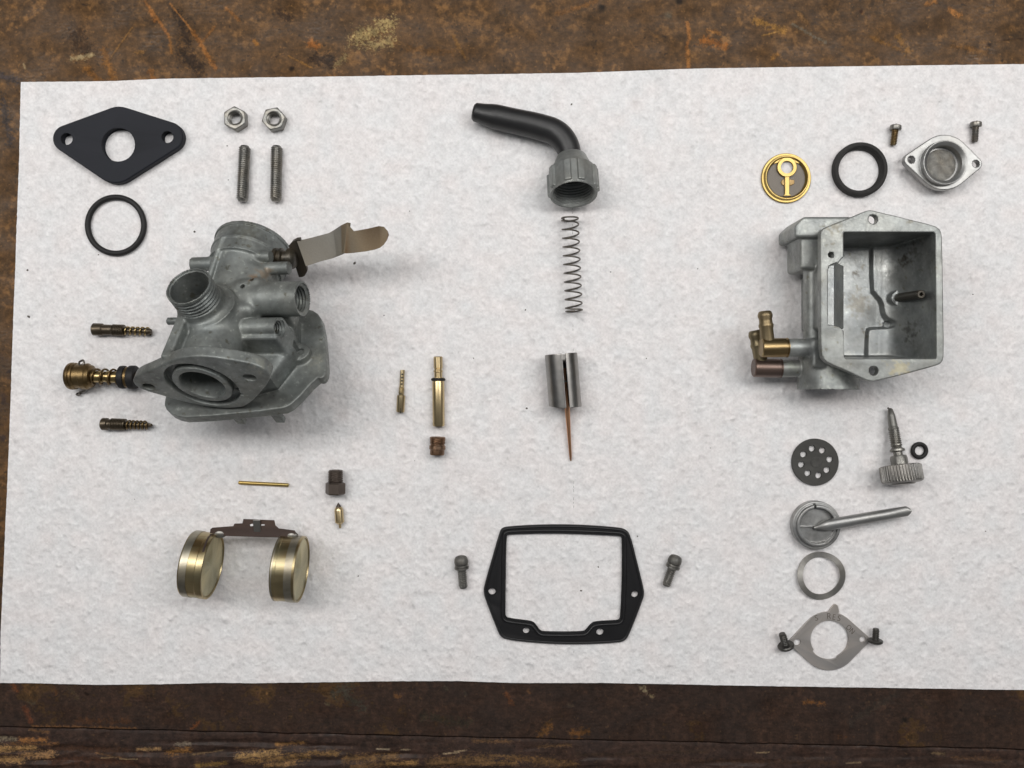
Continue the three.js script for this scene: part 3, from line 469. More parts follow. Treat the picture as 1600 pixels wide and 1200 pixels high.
  const G = (x, y, z) => V(x, y, z).applyMatrix4(mat), grime = [[G(13, 10, -17), 3.4, [1.25, 0.85, 0.6]], [G(16, 8, -22), 5, [1.1, 0.85, 0.68]], [G(24, 8, -30), 5, [0.5, 0.45, 0.38]], [G(-26, 0, 31), 6, [0.8, 0.75, 0.68]], [G(30, 12, 30), 5, [1.35, 1.3, 1.2]], [G(38, -20, 5), 5, [1.25, 1.22, 1.15]], [G(5, 17, -40), 7, [0.82, 0.8, 0.74]]];
  const pcs = solid(sdf, [-36, -34, -47], [45, 29.5, 39], 0.55, label);
  for (const k of ['casting', 'mounting_flange', 'threaded_neck', 'intake_mouth', 'threaded_boss', 'screw_boss', 'shaft_boss', 'bowl_flange']) if (pcs[k]) part(k, stain(scuff(scuff(tint(pcs[k].applyMatrix4(mat), 0.11, 0.45, 0.05), 0.5, 0.42, [1.5, 1.5, 1.45]), 0.33, 0.46, [0.62, 0.58, 0.5]), grime), zinc, t);
  const W = (x, y, z) => V(x, y, z).applyMatrix4(mat);
  // choke lever: pivot, folded plate and stepped thumb tab
  const lever = part('choke_lever', tint(ribbon([[at(464, 377, 33), at(478, 416, 30)], [at(488, 371, 33), at(499, 409, 31)], [at(514, 364, 33), at(518, 404, 31)], [at(521, 360, 33.5), at(526, 400, 31.5)], [at(533, 352, 36.5), at(534, 396, 34)]], 2.1), 0.12, 0.4, 0.12), leverSteel, t);
  part('thumb_tab', stain(scuff(tint(ribbon([[at(533, 352, 36.5), at(534, 396, 34)], [at(542.5, 347.5, 39), at(537, 395, 37)], [at(546, 353, 38.5), at(540, 396, 36.5)], [at(553, 361.5, 38), at(550, 395.5, 36)], [at(575, 357.5, 37), at(571, 393, 35)], [at(592, 353.5, 36.5), at(586, 390, 34.5)], [at(600, 354.5, 36), at(594, 387, 34.4)], [at(605.5, 361, 35.5), at(600, 382, 34.3)], [at(607, 368, 35.2), at(604, 376, 34.5)]], 2.1), 0.1, 0.4, 0.35), 0.4, 0.25, [0.6, 0.5, 0.4]), [[at(540, 378, 37), 5, [1.15, 0.85, 0.5]], [at(596, 370, 35), 4, [0.75, 0.68, 0.55]]]), worn(lin(0.2, 0.155, 0.1), 0.35, 0.75, 0.00008), lever);
  const fold = ribbon([[at(451, 384, 29), at(467, 433, 16.5)], [at(456, 378, 32), at(472, 433, 17.5)], [at(463, 375, 33.2), at(476, 431, 18)], [at(469, 374.5, 33.6), at(480, 424, 20)]], 1.8);
  part('pivot_plate', tint(fold, 0.15, 0.4, 0.2), worn(lin(0.085, 0.072, 0.055), 0.45, 0.6, 0.00008), lever);
  const pv0 = at(428, 403, 26), pv1 = at(464, 404, 27);
  part('pivot_pin', tint(turnPx([[0, 0], [0, 14], [1.5, 15.5], [6, 15.5], [7, 12.5], [9, 12.5], [10, 15], [14, 15.5], [16, 11.5], [22, 11], [23, 16], [30, 16], [34, 13], [36, 8], [36, 0]], pv0, pv1, { seg: 36 }), 0.2, 0.6, 0.3), oily, lever);
}
// brass spring-loaded plunger against the flange
{
  const a = at(107, 587.5, 6.4), b = at(222, 590, 5.8), t = thing('brass_plunger', 'tarnished brass spring plunger with wide stepped head touching the flange', 'plunger', at(150, 589, REST));
  part('head', tint(turnPx([[0, 0], [0, 18], [1.5, 20], [4, 21.3], [7, 21.5], [8, 20], [9, 20], [9.8, 21.3], [12, 21], [13, 19.2], [22, 19], [23, 20.6], [31, 20.6], [33, 18.5], [37, 17.5], [39, 12], [40, 12], [40, 0]], a, b, { y0: 0, y1: 115, seg: 48 }), 0.15, 0.45, 0.15), brassTarnish, t);
  part('shaft', tint(turnPx([[38, 0], [38, 9.3], [52, 9.3], [53, 8.3], [60, 8.3], [61, 9.3], [84, 9.3], [84, 0]], a.clone().lerp(b, 38 / 115), a.clone().lerp(b, 84 / 115), { seg: 32 }), 0.2, 0.25, 0.1), brass, t);
  part('spring', tint(coil(a.clone().lerp(b, 37 / 115), a.clone().lerp(b, 83 / 115), 3.6, 0.5, 3.6, { phase: 1 }), 0.2, 0.3, 0.1), brassTarnish, t);
  for (const [u, v, r] of [[80, 91, 18.2], [94.5, 107, 18.8]]) part('rubber_washer', tint(turnPx([[u, 0], [u, r - 3], [u + 1.5, r - 0.4], [u + 4, r], [v - 3, r], [v - 1, r - 1], [v, r - 4], [v, 0]], a.clone().lerp(b, u / 115), a.clone().lerp(b, v / 115), { seg: 40 }), 0.2, 0.3), rubber, t);
  part('collar', tint(turnPx([[90, 0], [90, 15.5], [91, 16.4], [94.5, 16.4], [95.5, 15.5], [95.5, 0]], a.clone().lerp(b, 90 / 115), a.clone().lerp(b, 95.5 / 115), { seg: 40 }), 0.2, 0.3), brassTarnish, t);
  part('end_pin', tint(turnPx([[106, 0], [106, 9.5], [115, 9.5], [115, 0]], a.clone().lerp(b, 106 / 115), b, { seg: 24 }), 0.2, 0.3), brassTarnish, t);
  const c = at(128, 587, 6.4), clip = new THREE.CatmullRomCurve3([at(129, 563, 8.6), at(124, 566, 8), at(126, 572, 9), at(131, 569, 9.2), at(130, 563, 8.8)], true);
  part('wire_clip', tint(mergeGeometries([finish(new THREE.TubeGeometry(clip, 40, 0.5, 6, true)), finish(new THREE.TorusGeometry(0.95, 0.42, 8, 20).rotateX(0.6).translate(at(123, 615.5, 1.4).x, 1.4, at(123, 615.5, 1.4).z)), finish(new THREE.TubeGeometry(new THREE.CatmullRomCurve3([at(125, 613, 1.6), at(131, 611, 3), at(136, 606, 4.6)]), 12, 0.6, 6))]), 0.2, 0.2), wireMat, t);
}
{ // two adjusting screws
  let a = at(145, 514.5, 3), b = at(237, 518, 2.4), t = thing('adjusting_screw', 'dark brass adjusting screw with plain round head and spring', 'screw', at(190, 516, REST), 'spring-loaded adjusting screws');
  part('screw', tint(turnPx([[0, 0], [0, 8], [1.5, 9.8], [15, 9.8], [17, 8.3], [31, 8.3], [32, 9.3], [49, 9.3], [50, 4], [88, 3.6], [89, 0]], a, b, { y0: 0, y1: 92, threads: [{ a: 32, b: 49, p: 2.6, d: 1.4 }], seg: 36 }), 0.2, 0.4, 0.1), brassDark, t);
  part('spring', tint(coil(a.clone().lerp(b, 0.53), a.clone().lerp(b, 0.97), 1.75, 0.46, 5.2), 0.2, 0.3), brass, t);
  part('tip', tint(turnPx([[0, 0], [0, 6], [3, 6.4], [6, 5], [9, 3.6], [9.4, 0]], a.clone().lerp(b, 0.9), b, { seg: 28 }), 0.2, 0.3), brassDark, t);
  a = at(159, 662.5, 3); b = at(239, 664.5, 2.4); t = thing('adjusting_screw_001', 'short black adjusting screw with grooved head and pointed spring tip', 'screw', at(200, 663, REST), 'spring-loaded adjusting screws');
  part('screw', tint(turnPx([[0, 0], [0, 8.5], [1.5, 9.8], [9, 9.8], [10.5, 8], [14, 8], [15.5, 9.6], [37, 9.4], [38, 4.2], [66, 4], [78, 2.6], [80, 0]], a, b, { threads: [{ a: 16, b: 37, p: 2.4, d: 1.2 }], seg: 36 }), 0.2, 0.4), brassDark, t);
  part('spring', tint(coil(a.clone().lerp(b, 0.48), a.clone().lerp(b, 0.9), 2.0, 0.42, 5.6, { rEnd: 1.8 }), 0.2, 0.3), brassTarnish, t);
}
{ // twin float
  const t = thing('float_assembly', 'twin brass drum float joined by a dark bracket', 'float', at(390, 890));
  const drum = (p, yaw, len, r, k) => {
    const c0 = V(p.x, r, p.z), dir = V(Math.cos(yaw), 0, Math.sin(yaw)), c1 = c0.clone().addScaledVector(dir, len);
    const shell = turned([[0, 0], [0, r - 1], [0.3, r - 0.25], [0.9, r], [2.6, r + 0.06], [2.9, r - 0.1], [len - 3.4, r - 0.1], [len - 3.1, r + 0.05], [len - 1.0, r + 0.05], [len - 0.2, r], [len, r - 0.3], [len, r - 0.9], [len - 0.5, r - 1.1], [len - 0.5, r - 1.5]], { seg: 110, crease: 0.35 });
    const d = part('float_drum', stain(tint(lay(shell, c0, c1), 0.085, 0.5, 0.22, k), [[c0.clone().add(V(6, 6, 14)), 6, [0.5, 0.55, 0.42]], [c0.clone().add(V(8, 9, -9)), 6, [0.7, 0.55, 0.4]], [c0.clone().add(V(5, 14.5, 1)), 3, [0.75, 0.66, 0.5]]]), floatBrass, t);
    for (const [u, v] of k === 3 ? [[0.9, 4.2]] : [[len - 4.6, len - 1.2], [0.7, 1.4]]) part('solder_band', tint(lay(turned([[u, r - 1], [u, r + 0.12], [(u + v) / 2, r + 0.16], [v, r + 0.12], [v, r - 1]], { seg: 110, crease: 0.5 }), c0, c1), 0.12, 0.4, 0.08, k + 2), polished(lin(0.36, 0.33, 0.26), 0.4), d);
    if (k === 3) { const sd = [8, 20, 32, 44, 54].map((q) => { const an = q * Math.PI / 180, w = (rr) => c1.clone().add(V(0.35, Math.sin(an) * rr, -Math.cos(an) * rr)); return [w(r + 0.3), w(r - mix(4.6, 1.2, (q - 8) / 46))]; }); part('bracket_arm', tint(ribbon(sd, 0.9), 0.3, 0.4, 0.2), bridgeMat, d); }
    const face = turned([[len - 0.7, r - 1.2], [len - 0.45, r - 1.6], [len - 0.3, r * 0.5], [len - 0.25, 0]], { seg: 80, crease: 1 });
    part('end_cap', stain(tint(lay(face, c0, c1), 0.09, 0.45, 0.12, k), [[c1.clone().add(V(0, -9, 8)), 4, [0.35, 0.36, 0.28]], [c1.clone().add(V(0, 5, -5)), 5, [0.75, 0.7, 0.55]]]), floatFace, d);
  };
  const R = 15.2;
  drum(at(314, 869.5), 0.13, 11.2, R, 3); drum(at(447, 876), 0.075, 11.4, R, 11);
  const br = (pts, h) => toMM(pts.map(([x, y]) => [260 + x / 5, 720 + y / 5]), h);
  const h = 17, o = br([[338, 565], [342, 535], [356, 524], [520, 512], [530, 492], [592, 490], [600, 456], [840, 466], [850, 508], [876, 530], [1000, 546], [1008, 560], [1006, 602], [850, 600], [640, 594], [450, 588]], h);
  const bridge = part('bracket', tint(plate(o, [br([[640, 500], [668, 488], [690, 492], [690, 514], [650, 520]], h), br([[732, 492], [772, 492], [772, 512], [732, 514]], h)], h - 1.1, h, 0.25), 0.2, 0.5, 0.2), bridgeMat, t);
  part('flange_edge', tint(plate(br([[440, 570], [1005, 588], [1006, 603], [850, 601], [640, 595], [440, 588]], h), [], h - 6, h - 1.1, 0.2), 0.2, 0.4, 0.2), bridgeMat, bridge);
  const q = at(401, 822, h + 1);
  part('tang', tint(finish(new RoundedBoxGeometry(3.4, 0.7, 6, 2, 0.3).rotateX(0.25).translate(q.x, h + 0.5, q.z)), 0.3, 0.3), steel, bridge);
  for (const [x, y, w] of [[412, 572, 8], [975, 588, 7]]) { const p = at(260 + x / 5, 720 + y / 5, h); part('solder', tint(finish(new THREE.SphereGeometry(1, 20, 14).scale(w * 0.42, 1.3, 2.1).translate(p.x, h - 1, p.z)), 0.4, 0.4), steel, bridge); }
}
{ const t = thing('float_pin', 'thin straight brass float hinge pin', 'pin', at(412, 756, REST)); part('pin', tint(turnPx([[0, 0], [0, 2.3], [0.8, 2.9], [77, 2.9], [78, 2.2], [78, 0]], at(373, 754, 0.85), at(451, 758, 0.85), { seg: 24 }), 0.2, 0.4, 0.15), brassBright, t); }
{ // needle seat
  const t = thing('needle_seat', 'dark bronze needle seat with threaded end and hex collar', 'valve seat', at(524, 754, REST)), a = at(524.5, 734.5, 4.1), b = at(524, 772.5, 4.1);
  const bore = turnPx([[10, 0], [10, 6], [0, 6.6], [0, 9.8], [1.5, 11.8], [18, 11.8], [19, 10.5], [21, 10.5], [21, 0]], a, b, { y0: 0, y1: 38, threads: [{ a: 1, b: 18, p: 3, d: 1.3 }], seg: 36 });
  part('threaded_end', tint(bore, 0.2, 0.3), seatMat, t);
  const s = a.distanceTo(b) / 38, hx = turned([[19.5 * s, 0], [19.5 * s, 13.5 * s], [21 * s, 15.6 * s], [36 * s, 15.6 * s], [38 * s, 13.6 * s], [38 * s, 0]], { seg: 6, crease: 0.3 });
  part('hex_collar', tint(lay(hx, a, b), 0.2, 0.35), seatMat, t);
}
{ const t = thing('float_needle', 'small brass float needle with dark pointed tip', 'needle valve', at(531, 806, REST)), a = at(528.5, 785, 1.9), b = at(531.5, 825, 2);
  part('body', tint(turnPx([[7, 0], [7, 4.4], [10, 6.4], [13, 6.9], [31, 6.9], [34, 3.6], [34.5, 2], [40, 2], [40.5, 0]], a.clone().lerp(b, 7 / 40), b, { y0: 7, y1: 40, seg: 30 }), 0.3, 0.25), brassPale, t);
  part('tip', tint(turnPx([[0, 0], [1.5, 1], [7, 4.4], [8, 4.6], [8, 0]], a, a.clone().lerp(b, 8 / 40), { seg: 24 }), 0.3, 0.25), seatMat, t); }
{ // jets
  let t = thing('pilot_jet', 'small slotted brass pilot jet with thin drilled stem', 'jet', at(627, 612, REST)), a = at(629, 578, 1.7), b = at(625.5, 644, 1.8);
  const sh = turnPx([[4, 0], [4, 1.6], [0, 1.8], [0, 3.4], [27, 3.6], [28, 4.6], [36, 4.6], [37, 4], [39, 4], [40, 6.4], [64, 6.4], [66, 5.6], [66, 1.2], [61, 1], [61, 0]], a, b, { y0: 0, y1: 66, threads: [{ a: 28, b: 36, p: 2.2, d: 0.9 }], seg: 30 });
  part('stem', tint(sh, 0.3, 0.35, 0.1), brassPale, t);
  const holes = [4, 9, 14, 19].map((k) => { const p = a.clone().lerp(b, (k + 3) / 66); return finish(new THREE.SphereGeometry(0.5, 12, 8).scale(1, 0.5, 1).translate(p.x + 0.1, p.y + 1.0, p.z)); });
  part('side_holes', tint(mergeGeometries(holes), 0.3, 0.1), oily, t);
  const p1 = at(625.8, 642, 1.8); part('slot', tint(finish(new THREE.BoxGeometry(0.55, 1.2, 2.4).translate(p1.x + 0.2, p1.y + 1.35, p1.z - 0.1)), 0.3, 0.1), oily, t);
  t = thing('jet_holder', 'long brass jet holder tube with black o-ring near its top', 'jet holder', at(685, 612, REST)); a = at(684.5, 557, 2.8); b = at(685.5, 666, 2.8);
  part('tube', tint(turnPx([[12, 0], [12, 4], [0, 4.6], [0, 6.2], [1, 7], [18, 7], [19, 6], [21, 6], [22, 7.4], [24, 7.4], [25, 6.3], [33, 6.2], [33, 9.2], [40, 9.2], [41, 9.4], [107, 9.4], [109, 8.6], [109, 4], [100, 3.6], [100, 0]], a, b, { y0: 0, y1: 109, seg: 44 }), 0.16, 0.25, 0.12), brassPale, t);
  const oc = a.clone().lerp(b, 36 / 109); part('o_ring', tint(finish(new THREE.TorusGeometry(2.75, 0.75, 12, 40).translate(oc.x, oc.y, oc.z)), 0.2, 0.2), rubber, t);
  t = thing('main_jet', 'stubby copper-brown main jet with middle groove', 'jet', at(683.5, 697, REST)); a = at(684, 682.5, 3.8); b = at(683, 711, 3.8);
  part('body', tint(turnPx([[6, 0], [6, 5], [0, 5.5], [0, 11], [1.5, 12.6], [10, 12.4], [11.5, 11], [13, 11], [14, 12.6], [19, 12.8], [20.5, 11.4], [27, 11.4], [28.5, 10.4], [28.5, 0]], a, b, { y0: 0, y1: 28.5, threads: [{ a: 2, b: 10, p: 2.4, d: 1 }], seg: 40 }), 0.25, 0.5, 0.2), bronze, t);
}

// ---------------------------------------------------------------- the middle column
{ // cap with rubber boot
  const t = thing('slide_cap', 'grey threaded cap with bent black rubber cable boot', 'cap', at(880, 260, REST));
  const f = at(896.5, 305, 15.5), e = 0.36, ax = V(0.03, Math.sin(e), Math.cos(e)).normalize(), up = V(0, 1, 0), sx = up.clone().cross(ax).normalize(), sy = ax.clone().cross(sx), m = new THREE.Matrix4().makeBasis(sx, sy, ax).setPosition(f);
  const lugA = [0.15, 0.5, 2.62, 3.35, -0.75, -1.6, 1.3, 1.85];
  const cap = (x, y, z) => {
    const r = Math.hypot(x, y), th = Math.atan2(y, x);
    let d = smin(cyl(x, y, z, 11.1, -13, 0), cone(x, y, z, 7.2, -20.5, 10.2, -12.4), 0.8);
    d = smax(d, r - 10.3 - Math.max(0, (z + 13.6) * 2), 0.5);
    let lug = 9; for (const a of lugA) { let q = th - a; q = Math.atan2(Math.sin(q), Math.cos(q)); lug = Math.min(lug, Math.abs(q) * r - 1.6); }
    d = smin(d, smax(smax(lug, r - 12.2, 0.5), Math.max(-12.4 - z, z + 1.2), 0.6), 0.5);
    d = smax(d, -cyl(x, y, z, 9.6 + thr(x, y, z, 1.5, 0.6) + Math.max(0, z + 0.9), -11, 2), 0.2);
    d = smax(d, -cyl(x, y, z, 8, -17, 2), 0.3);
    return d;
  };
  const g = solid(cap, [-13, -13, -21.5], [13, 13, 1], 0.36); g.applyMatrix4(m);
  part('cap', tint(g, 0.12, 0.3, 0.05), zincPale, t);
  const path = new THREE.CatmullRomCurve3([at(893, 258, 10.5), at(891, 244, 9.2), at(884, 224, 8.4), at(868, 207.5, 7.6), at(845, 199, 7), at(800, 188.5, 6.8), at(762, 180, 6.4), at(748, 176.5, 6.2), at(739.5, 174.5, 6.1)]);
  const n = 120, seg = 36, fr = path.computeFrenetFrames(n, false), P = [], rad = (u) => mix(5.2, 6.2, sstep(0, 0.3, u)) - 1.1 * sstep(0.3, 0.02, u) * 0 - 0.35 * sstep(0.35, 0.75, u) - 1.5 * sstep(0.8, 1, u) - 0.9 * sstep(0.985, 1, u);
  const Q = (i, k) => { const u = i / n, p = path.getPointAt(u), a = k / seg * 2 * Math.PI, r = rad(u); return p.addScaledVector(fr.normals[i], Math.cos(a) * r).addScaledVector(fr.binormals[i], Math.sin(a) * r); };
  for (let i = 0; i < n; i++) for (let k = 0; k < seg; k++) { const a = Q(i, k), b = Q(i, k + 1), c = Q(i + 1, k), d = Q(i + 1, k + 1); for (const v of [a, b, d, a, d, c]) P.push(v.x, v.y, v.z); }
  const ec = path.getPointAt(1); for (let k = 0; k < seg; k++) for (const v of [Q(n, k), Q(n, k + 1), path.getPointAt(0.985)]) P.push(v.x, v.y, v.z);
  const bg = new THREE.BufferGeometry(); bg.setAttribute('position', new THREE.BufferAttribute(new Float32Array(P), 3));
  part('rubber_boot', tint(finish(toCreasedNormals(bg, 0.7)), 0.06, 0.3), worn(lin(0.014, 0.014, 0.0145), 0, 0.5, 0.00006), t);
}
{ const t = thing('coil_spring', 'slender steel wire coil spring lying below the cap', 'spring', at(895, 415, REST)); part('wire', tint(coil(at(890.5, 340, 4.4), at(897, 487, 4.4), 3.95, 0.4, 12.4, { flat: 0.085, phase: 2.2, seg: 30 }), 0.2, 0.3, 0.1), wireMat, t); }
{ // throttle slide
  const t = thing('throttle_slide', 'grey steel throttle slide with slot and copper needle', 'throttle slide', at(882, 610, REST));
  const a = at(876.5, 553, 8), b = at(883.5, 637.5, 8), Ls = a.distanceTo(b), ax = b.clone().sub(a).normalize(), sx = V(0, 1, 0).cross(ax).normalize(), up = ax.clone().cross(sx), m = new THREE.Matrix4().makeBasis(sx.negate(), up, ax.clone().negate()).setPosition(b);
  const mm = new THREE.Matrix4().makeBasis(sx.clone().negate(), up, ax).setPosition(a);
  const sl = (x, y, z) => {
    const r = Math.hypot(x, y);
    let d = smax(smax(r - 7.75, Math.max(-z, z - Ls), 0.3), -Math.max(r - 6.5, 4 - z), 0.2);
    d = smax(d, -Math.max(Math.abs(x - 0.75) - 0.75, -y), 0.15);
    d = smax(d, -Math.max(r - 6.3, z - 2.5), 0.2);
    d = smax(d, (z - Ls) * 0.9 + Math.max(0, -x - 1.5) * 0.2, 0.2);
    return d;
  };
  const g = solid(sl, [-8.6, -8.6, -0.8], [8.6, 8.6, Ls + 0.8], 0.3); g.applyMatrix4(mm);
  part('slide', tint(g, 0.1, 0.3, 0.04), slideSteel, t);
  const pa = at(882, 575, 6), pb = at(892, 721, 1.1);
  part('needle', tint(turnPx([[0, 0], [0, 4], [20, 4], [62, 3.9], [72, 3.8], [138, 2], [145, 1.4], [147, 0]], pa, pb, { seg: 26 }), 0.25, 0.3, 0.1), copper, t);
  const cl = pa.clone().lerp(pb, 0.14); part('needle_clip', tint(finish(new THREE.TorusGeometry(1.9, 0.4, 8, 24).translate(cl.x, cl.y + 0.6, cl.z)), 0.3, 0.2), steel, t);
}
{ // bowl gasket
  const t = thing('bowl_gasket', 'black rubber bowl gasket with square opening and four holes', 'gasket', at(880, 912)), z4 = (p) => p.map(([x, y]) => [690 + x / 4, 800 + y / 4]), h = 1.9;
  const out = smoothLoop(z4([[362, 128], [375, 103], [405, 92], [560, 82], [720, 78], [900, 82], [1100, 97], [1150, 108], [1180, 140], [1225, 320], [1262, 470], [1268, 515], [1255, 560], [1175, 765], [1150, 805], [1110, 818], [930, 828], [740, 829], [560, 818], [405, 800], [368, 780], [350, 745], [272, 545], [261, 495], [268, 455], [315, 290]]), 2);
  const inn = smoothLoop(z4([[401, 150], [412, 138], [440, 135], [720, 127], [1100, 143], [1128, 150], [1133, 175], [1134, 400], [1124, 660], [1115, 682], [1080, 686], [965, 692], [938, 704], [905, 745], [885, 757], [640, 757], [612, 748], [588, 712], [570, 694], [545, 688], [415, 672], [396, 660], [394, 620], [397, 400]]), 2);
  const holes = [[315, 498, 27], [1208, 515, 26], [528, 743, 25], [990, 751, 27]].map(([x, y, r]) => ring(690 + x / 4, 800 + y / 4, r / 4));
  part('sheet', scuff(tint(plate(toMM(out, h), [inn, ...holes].map((q) => toMM(q, h)), REST, h, 0.35), 0.08, 0.5, 0.05), 0.12, 0.3, [2.4, 2.3, 2.2]), gasketMat, t);
  const lip = (pts, off, r, y) => { const q = toMM(pts, h), n = q.length; let cx = 0, cz = 0; for (const [x, z] of q) { cx += x / n; cz += z / n; } const v = q.map(([x, z], i) => { const [ax, az] = q[(i + n - 2) % n], [bx, bz] = q[(i + 2) % n], l = Math.hypot(bx - ax, bz - az); return V(x + (bz - az) / l * off, y, z - (bx - ax) / l * off); }); return finish(new THREE.TubeGeometry(new THREE.CatmullRomCurve3(v, true), 260, r, 8, true)); };
  part('inner_bead', tint(lip(inn, 1.1, 0.75, 1.95), 0.1, 0.4), gasketMat, t);
  part('outer_bead', tint(lip(out, -0.9, 0.6, 1.8), 0.1, 0.4), gasketMat, t);
}
{ // bowl screws with washers
  const mk = (t, a, b, off) => {
    part('threaded_shank', tint(turnPx([[18, 0], [18, 6], [20, 6.8], [47, 6.8], [49, 5.4], [50, 0]], a.clone().lerp(b, 18 / 50), b, { y0: 18, y1: 50, threads: [{ a: 22, b: 48, p: 3, d: 1.1 }], seg: 32 }), 0.25, 0.35, 0.05, off), steel, t);
    part('head', tint(turnPx([[0, 0], [0, 6], [1.2, 8.2], [4, 9.8], [9, 10.6], [11.5, 10.2], [12.5, 8.5], [12.5, 0]], a, a.clone().lerp(b, 12.5 / 50), { seg: 36 }), 0.4, 0.6, 0.08, off), steelDull, t);
    part('washer', tint(turnPx([[12.5, 6], [12.5, 9.5], [13, 10.2], [15, 10.4], [15.4, 9], [16, 9], [16.3, 10.8], [19, 11], [19.5, 10], [19.5, 6]], a.clone().lerp(b, 12.5 / 50), a.clone().lerp(b, 19.5 / 50), { seg: 36 }), 0.25, 0.35, 0, off), steel, t);
    const d = b.clone().sub(a).normalize(), p = a.clone().addScaledVector(d, 0.12); part('drive_slot', tint(mergeGeometries([lay(finish(new THREE.BoxGeometry(0.6, 0.4, 2.6)), p, b), lay(finish(new THREE.BoxGeometry(2.6, 0.39, 0.6)), p, b)]), 0.3, 0.1), oily, t);
  };
    mk(thing('washer_screw', 'grey pan-head screw with washer lying straight beside the black gasket', 'screw', at(722, 895, REST), 'bowl screws beside the black gasket'), at(720, 869, 3.4), at(724, 919.5, 2), 0);
  mk(thing('washer_screw_001', 'grey pan-head screw with washer lying tilted beside the black gasket', 'screw', at(1049, 892, REST), 'bowl screws beside the black gasket'), at(1057, 868.5, 3.6), at(1040.5, 916, 2), 7);
}

// ---------------------------------------------------------------- top right
{ // brass strainer
  const c = at(1229.5, 277.5, 2), t = thing('fuel_strainer', 'gold brass fuel strainer disc with fine grey mesh', 'strainer', at(1229.5, 277.5, REST)), k = 0.3085;
  part('rim', tint(turned([[0.1, 30 * k], [0, 38 * k], [0.4, 39 * k], [0.9, 39 * k], [1.2, 38 * k], [1.2, 35.5 * k], [2.2, 34.5 * k], [2.6, 33.5 * k], [2.6, 32.5 * k], [2.2, 31.5 * k], [1.7, 30.5 * k], [1.3, 29.8 * k], [0.1, 30 * k]], { seg: 110, crease: 0.5 }).translate(c.x, REST, c.z), 0.15, 0.25, 0.06), brassBright, t);
  const mesh = dataTex(128, 128, (x, y) => { const w = Math.max(Math.abs((x % 16) / 8 - 1), Math.abs((y % 16) / 8 - 1)); const v = w > 0.55 ? 150 : 70; return [v, v * 0.97, v * 0.93]; }, true); mesh.repeat.set(6, 6);
  part('mesh_disc', plate(toMM(ring(1229.5, 277.5, 30.6, 60), 0.6), [toMM(ring(1170 + 246 / 4.1, 170 + 373 / 4.1, 11, 36), 0.6)], 0.35, 0.65, 0), M(lin(0.95, 0.92, 0.88), 0.4, 0.6, { map: mesh, bumpMap: mesh, bumpScale: 0.0001 }), t);
  const L = (x, y) => [1170 + x / 4.1, 170 + y / 4.1];
  const eye = ring(...L(246, 373), 15.5, 40), hole = ring(...L(246, 373), 10.6, 36);
  part('eye', tint(plate(toMM(eye, 2), [toMM(hole, 2)], 0.6, 1.9, 0.2), 0.2, 0.2), brassBright, t);
  part('stem', tint(plate(toMM([[232, 425], [262, 425], [262, 545], [275, 556], [220, 556], [232, 545]].map((p) => L(...p)), 2), [], 0.7, 1.7, 0.2), 0.2, 0.2), brassBright, t);
  part('cross_tab', tint(plate(toMM([[205, 470], [215, 452], [232, 452], [262, 452], [292, 456], [292, 480], [270, 492], [230, 496], [212, 486]].map((p) => L(...p)), 1), [], 0.65, 1.15, 0.15), 0.3, 0.35), brassTarnish, t);
  part('shoulder', tint(plate(toMM([[180, 330], [160, 350], [188, 345], [200, 330], [292, 330], [305, 345], [335, 350], [312, 328], [292, 312], [200, 312]].map((p) => L(...p)), 2), [], 0.7, 1.6, 0.15), 0.2, 0.25), brassBright, t);
}
{ const c = at(1343.5, 265, 2.4), t = thing('seal_ring', 'thick black rubber sealing ring beside the brass strainer', 'seal', at(1343.5, 265, REST)), k = 0.3085;
  part('ring', tint(turned([[0, 32.5 * k], [0, 41 * k], [0.5, 42 * k], [3, 42.2 * k], [4.2, 41 * k], [4.6, 38.5 * k], [4.4, 36 * k], [3.4, 34.6 * k], [2.4, 34.2 * k], [2, 33 * k], [1.6, 32 * k], [0, 32.5 * k]], { seg: 100, crease: 0.5 }).translate(c.x, REST, c.z), 0.1, 0.35), rubberGrey, t); }
{ // alloy filter cup
  const t = thing('filter_cup', 'bright alloy filter cup with two-eared flange and round bowl', 'filter cup', at(1476, 256, REST)), L = (x, y) => [1170 + x / 4.1, 170 + y / 4.1], h0 = 7.7, h1 = 11;
  const c = at(...L(1262, 342), h1), el = at(...L(1042, 326), h0), er = at(...L(1456, 352), h0), k = 0.302, cf = at(...L(1254, 342), h0);
  const fl = sdPoly(hullOf([[cf.x, cf.z, 43.5 * k], [el.x, el.z, 11 * k], [er.x, er.z, 10 * k]], 48));
  const g = solid((x, y, z) => {
    const r = Math.hypot(x - c.x, z - c.z);
    let d = smax(fl(x, z), Math.abs(y - 6.0) - 1.7, 0.5);
    d = smin(d, cone(x - cf.x, z - cf.z, y, 30 * k, REST, 40 * k, 6), 1);
    d = smin(d, smax(r - 34.5 * k, Math.abs(y - 8) - 3, 0.4), 0.25);
    d = smax(d, -(Math.max(r - 27.5 * k - Math.max(0, y - 9.6) * 1.2, 5.2 + r * r * 0.008 - y)), 0.7);
    for (const e of [el, er]) d = smax(d, -(Math.hypot(x - e.x, z - e.z) - 5.6 * k), 0.3);
    return d;
  }, [c.x - 20, -0.8, c.z - 16.5], [c.x + 20, 11.8, c.z + 16.5], 0.33);
  part('body', tint(g, 0.12, 0.3, 0.03), alloy, t);
  const p = at(...L(1238, 345), 2); part('sediment', tint(finish(new THREE.SphereGeometry(7.6, 40, 10, 0, Math.PI * 2, 0, Math.PI / 2).scale(1, 0.03, 1).translate(c.x, 5.62, c.z)), 0.35, 0.6, 0.1), worn(lin(0.2, 0.19, 0.168), 0.3, 0.75, 0.0002), t);
}
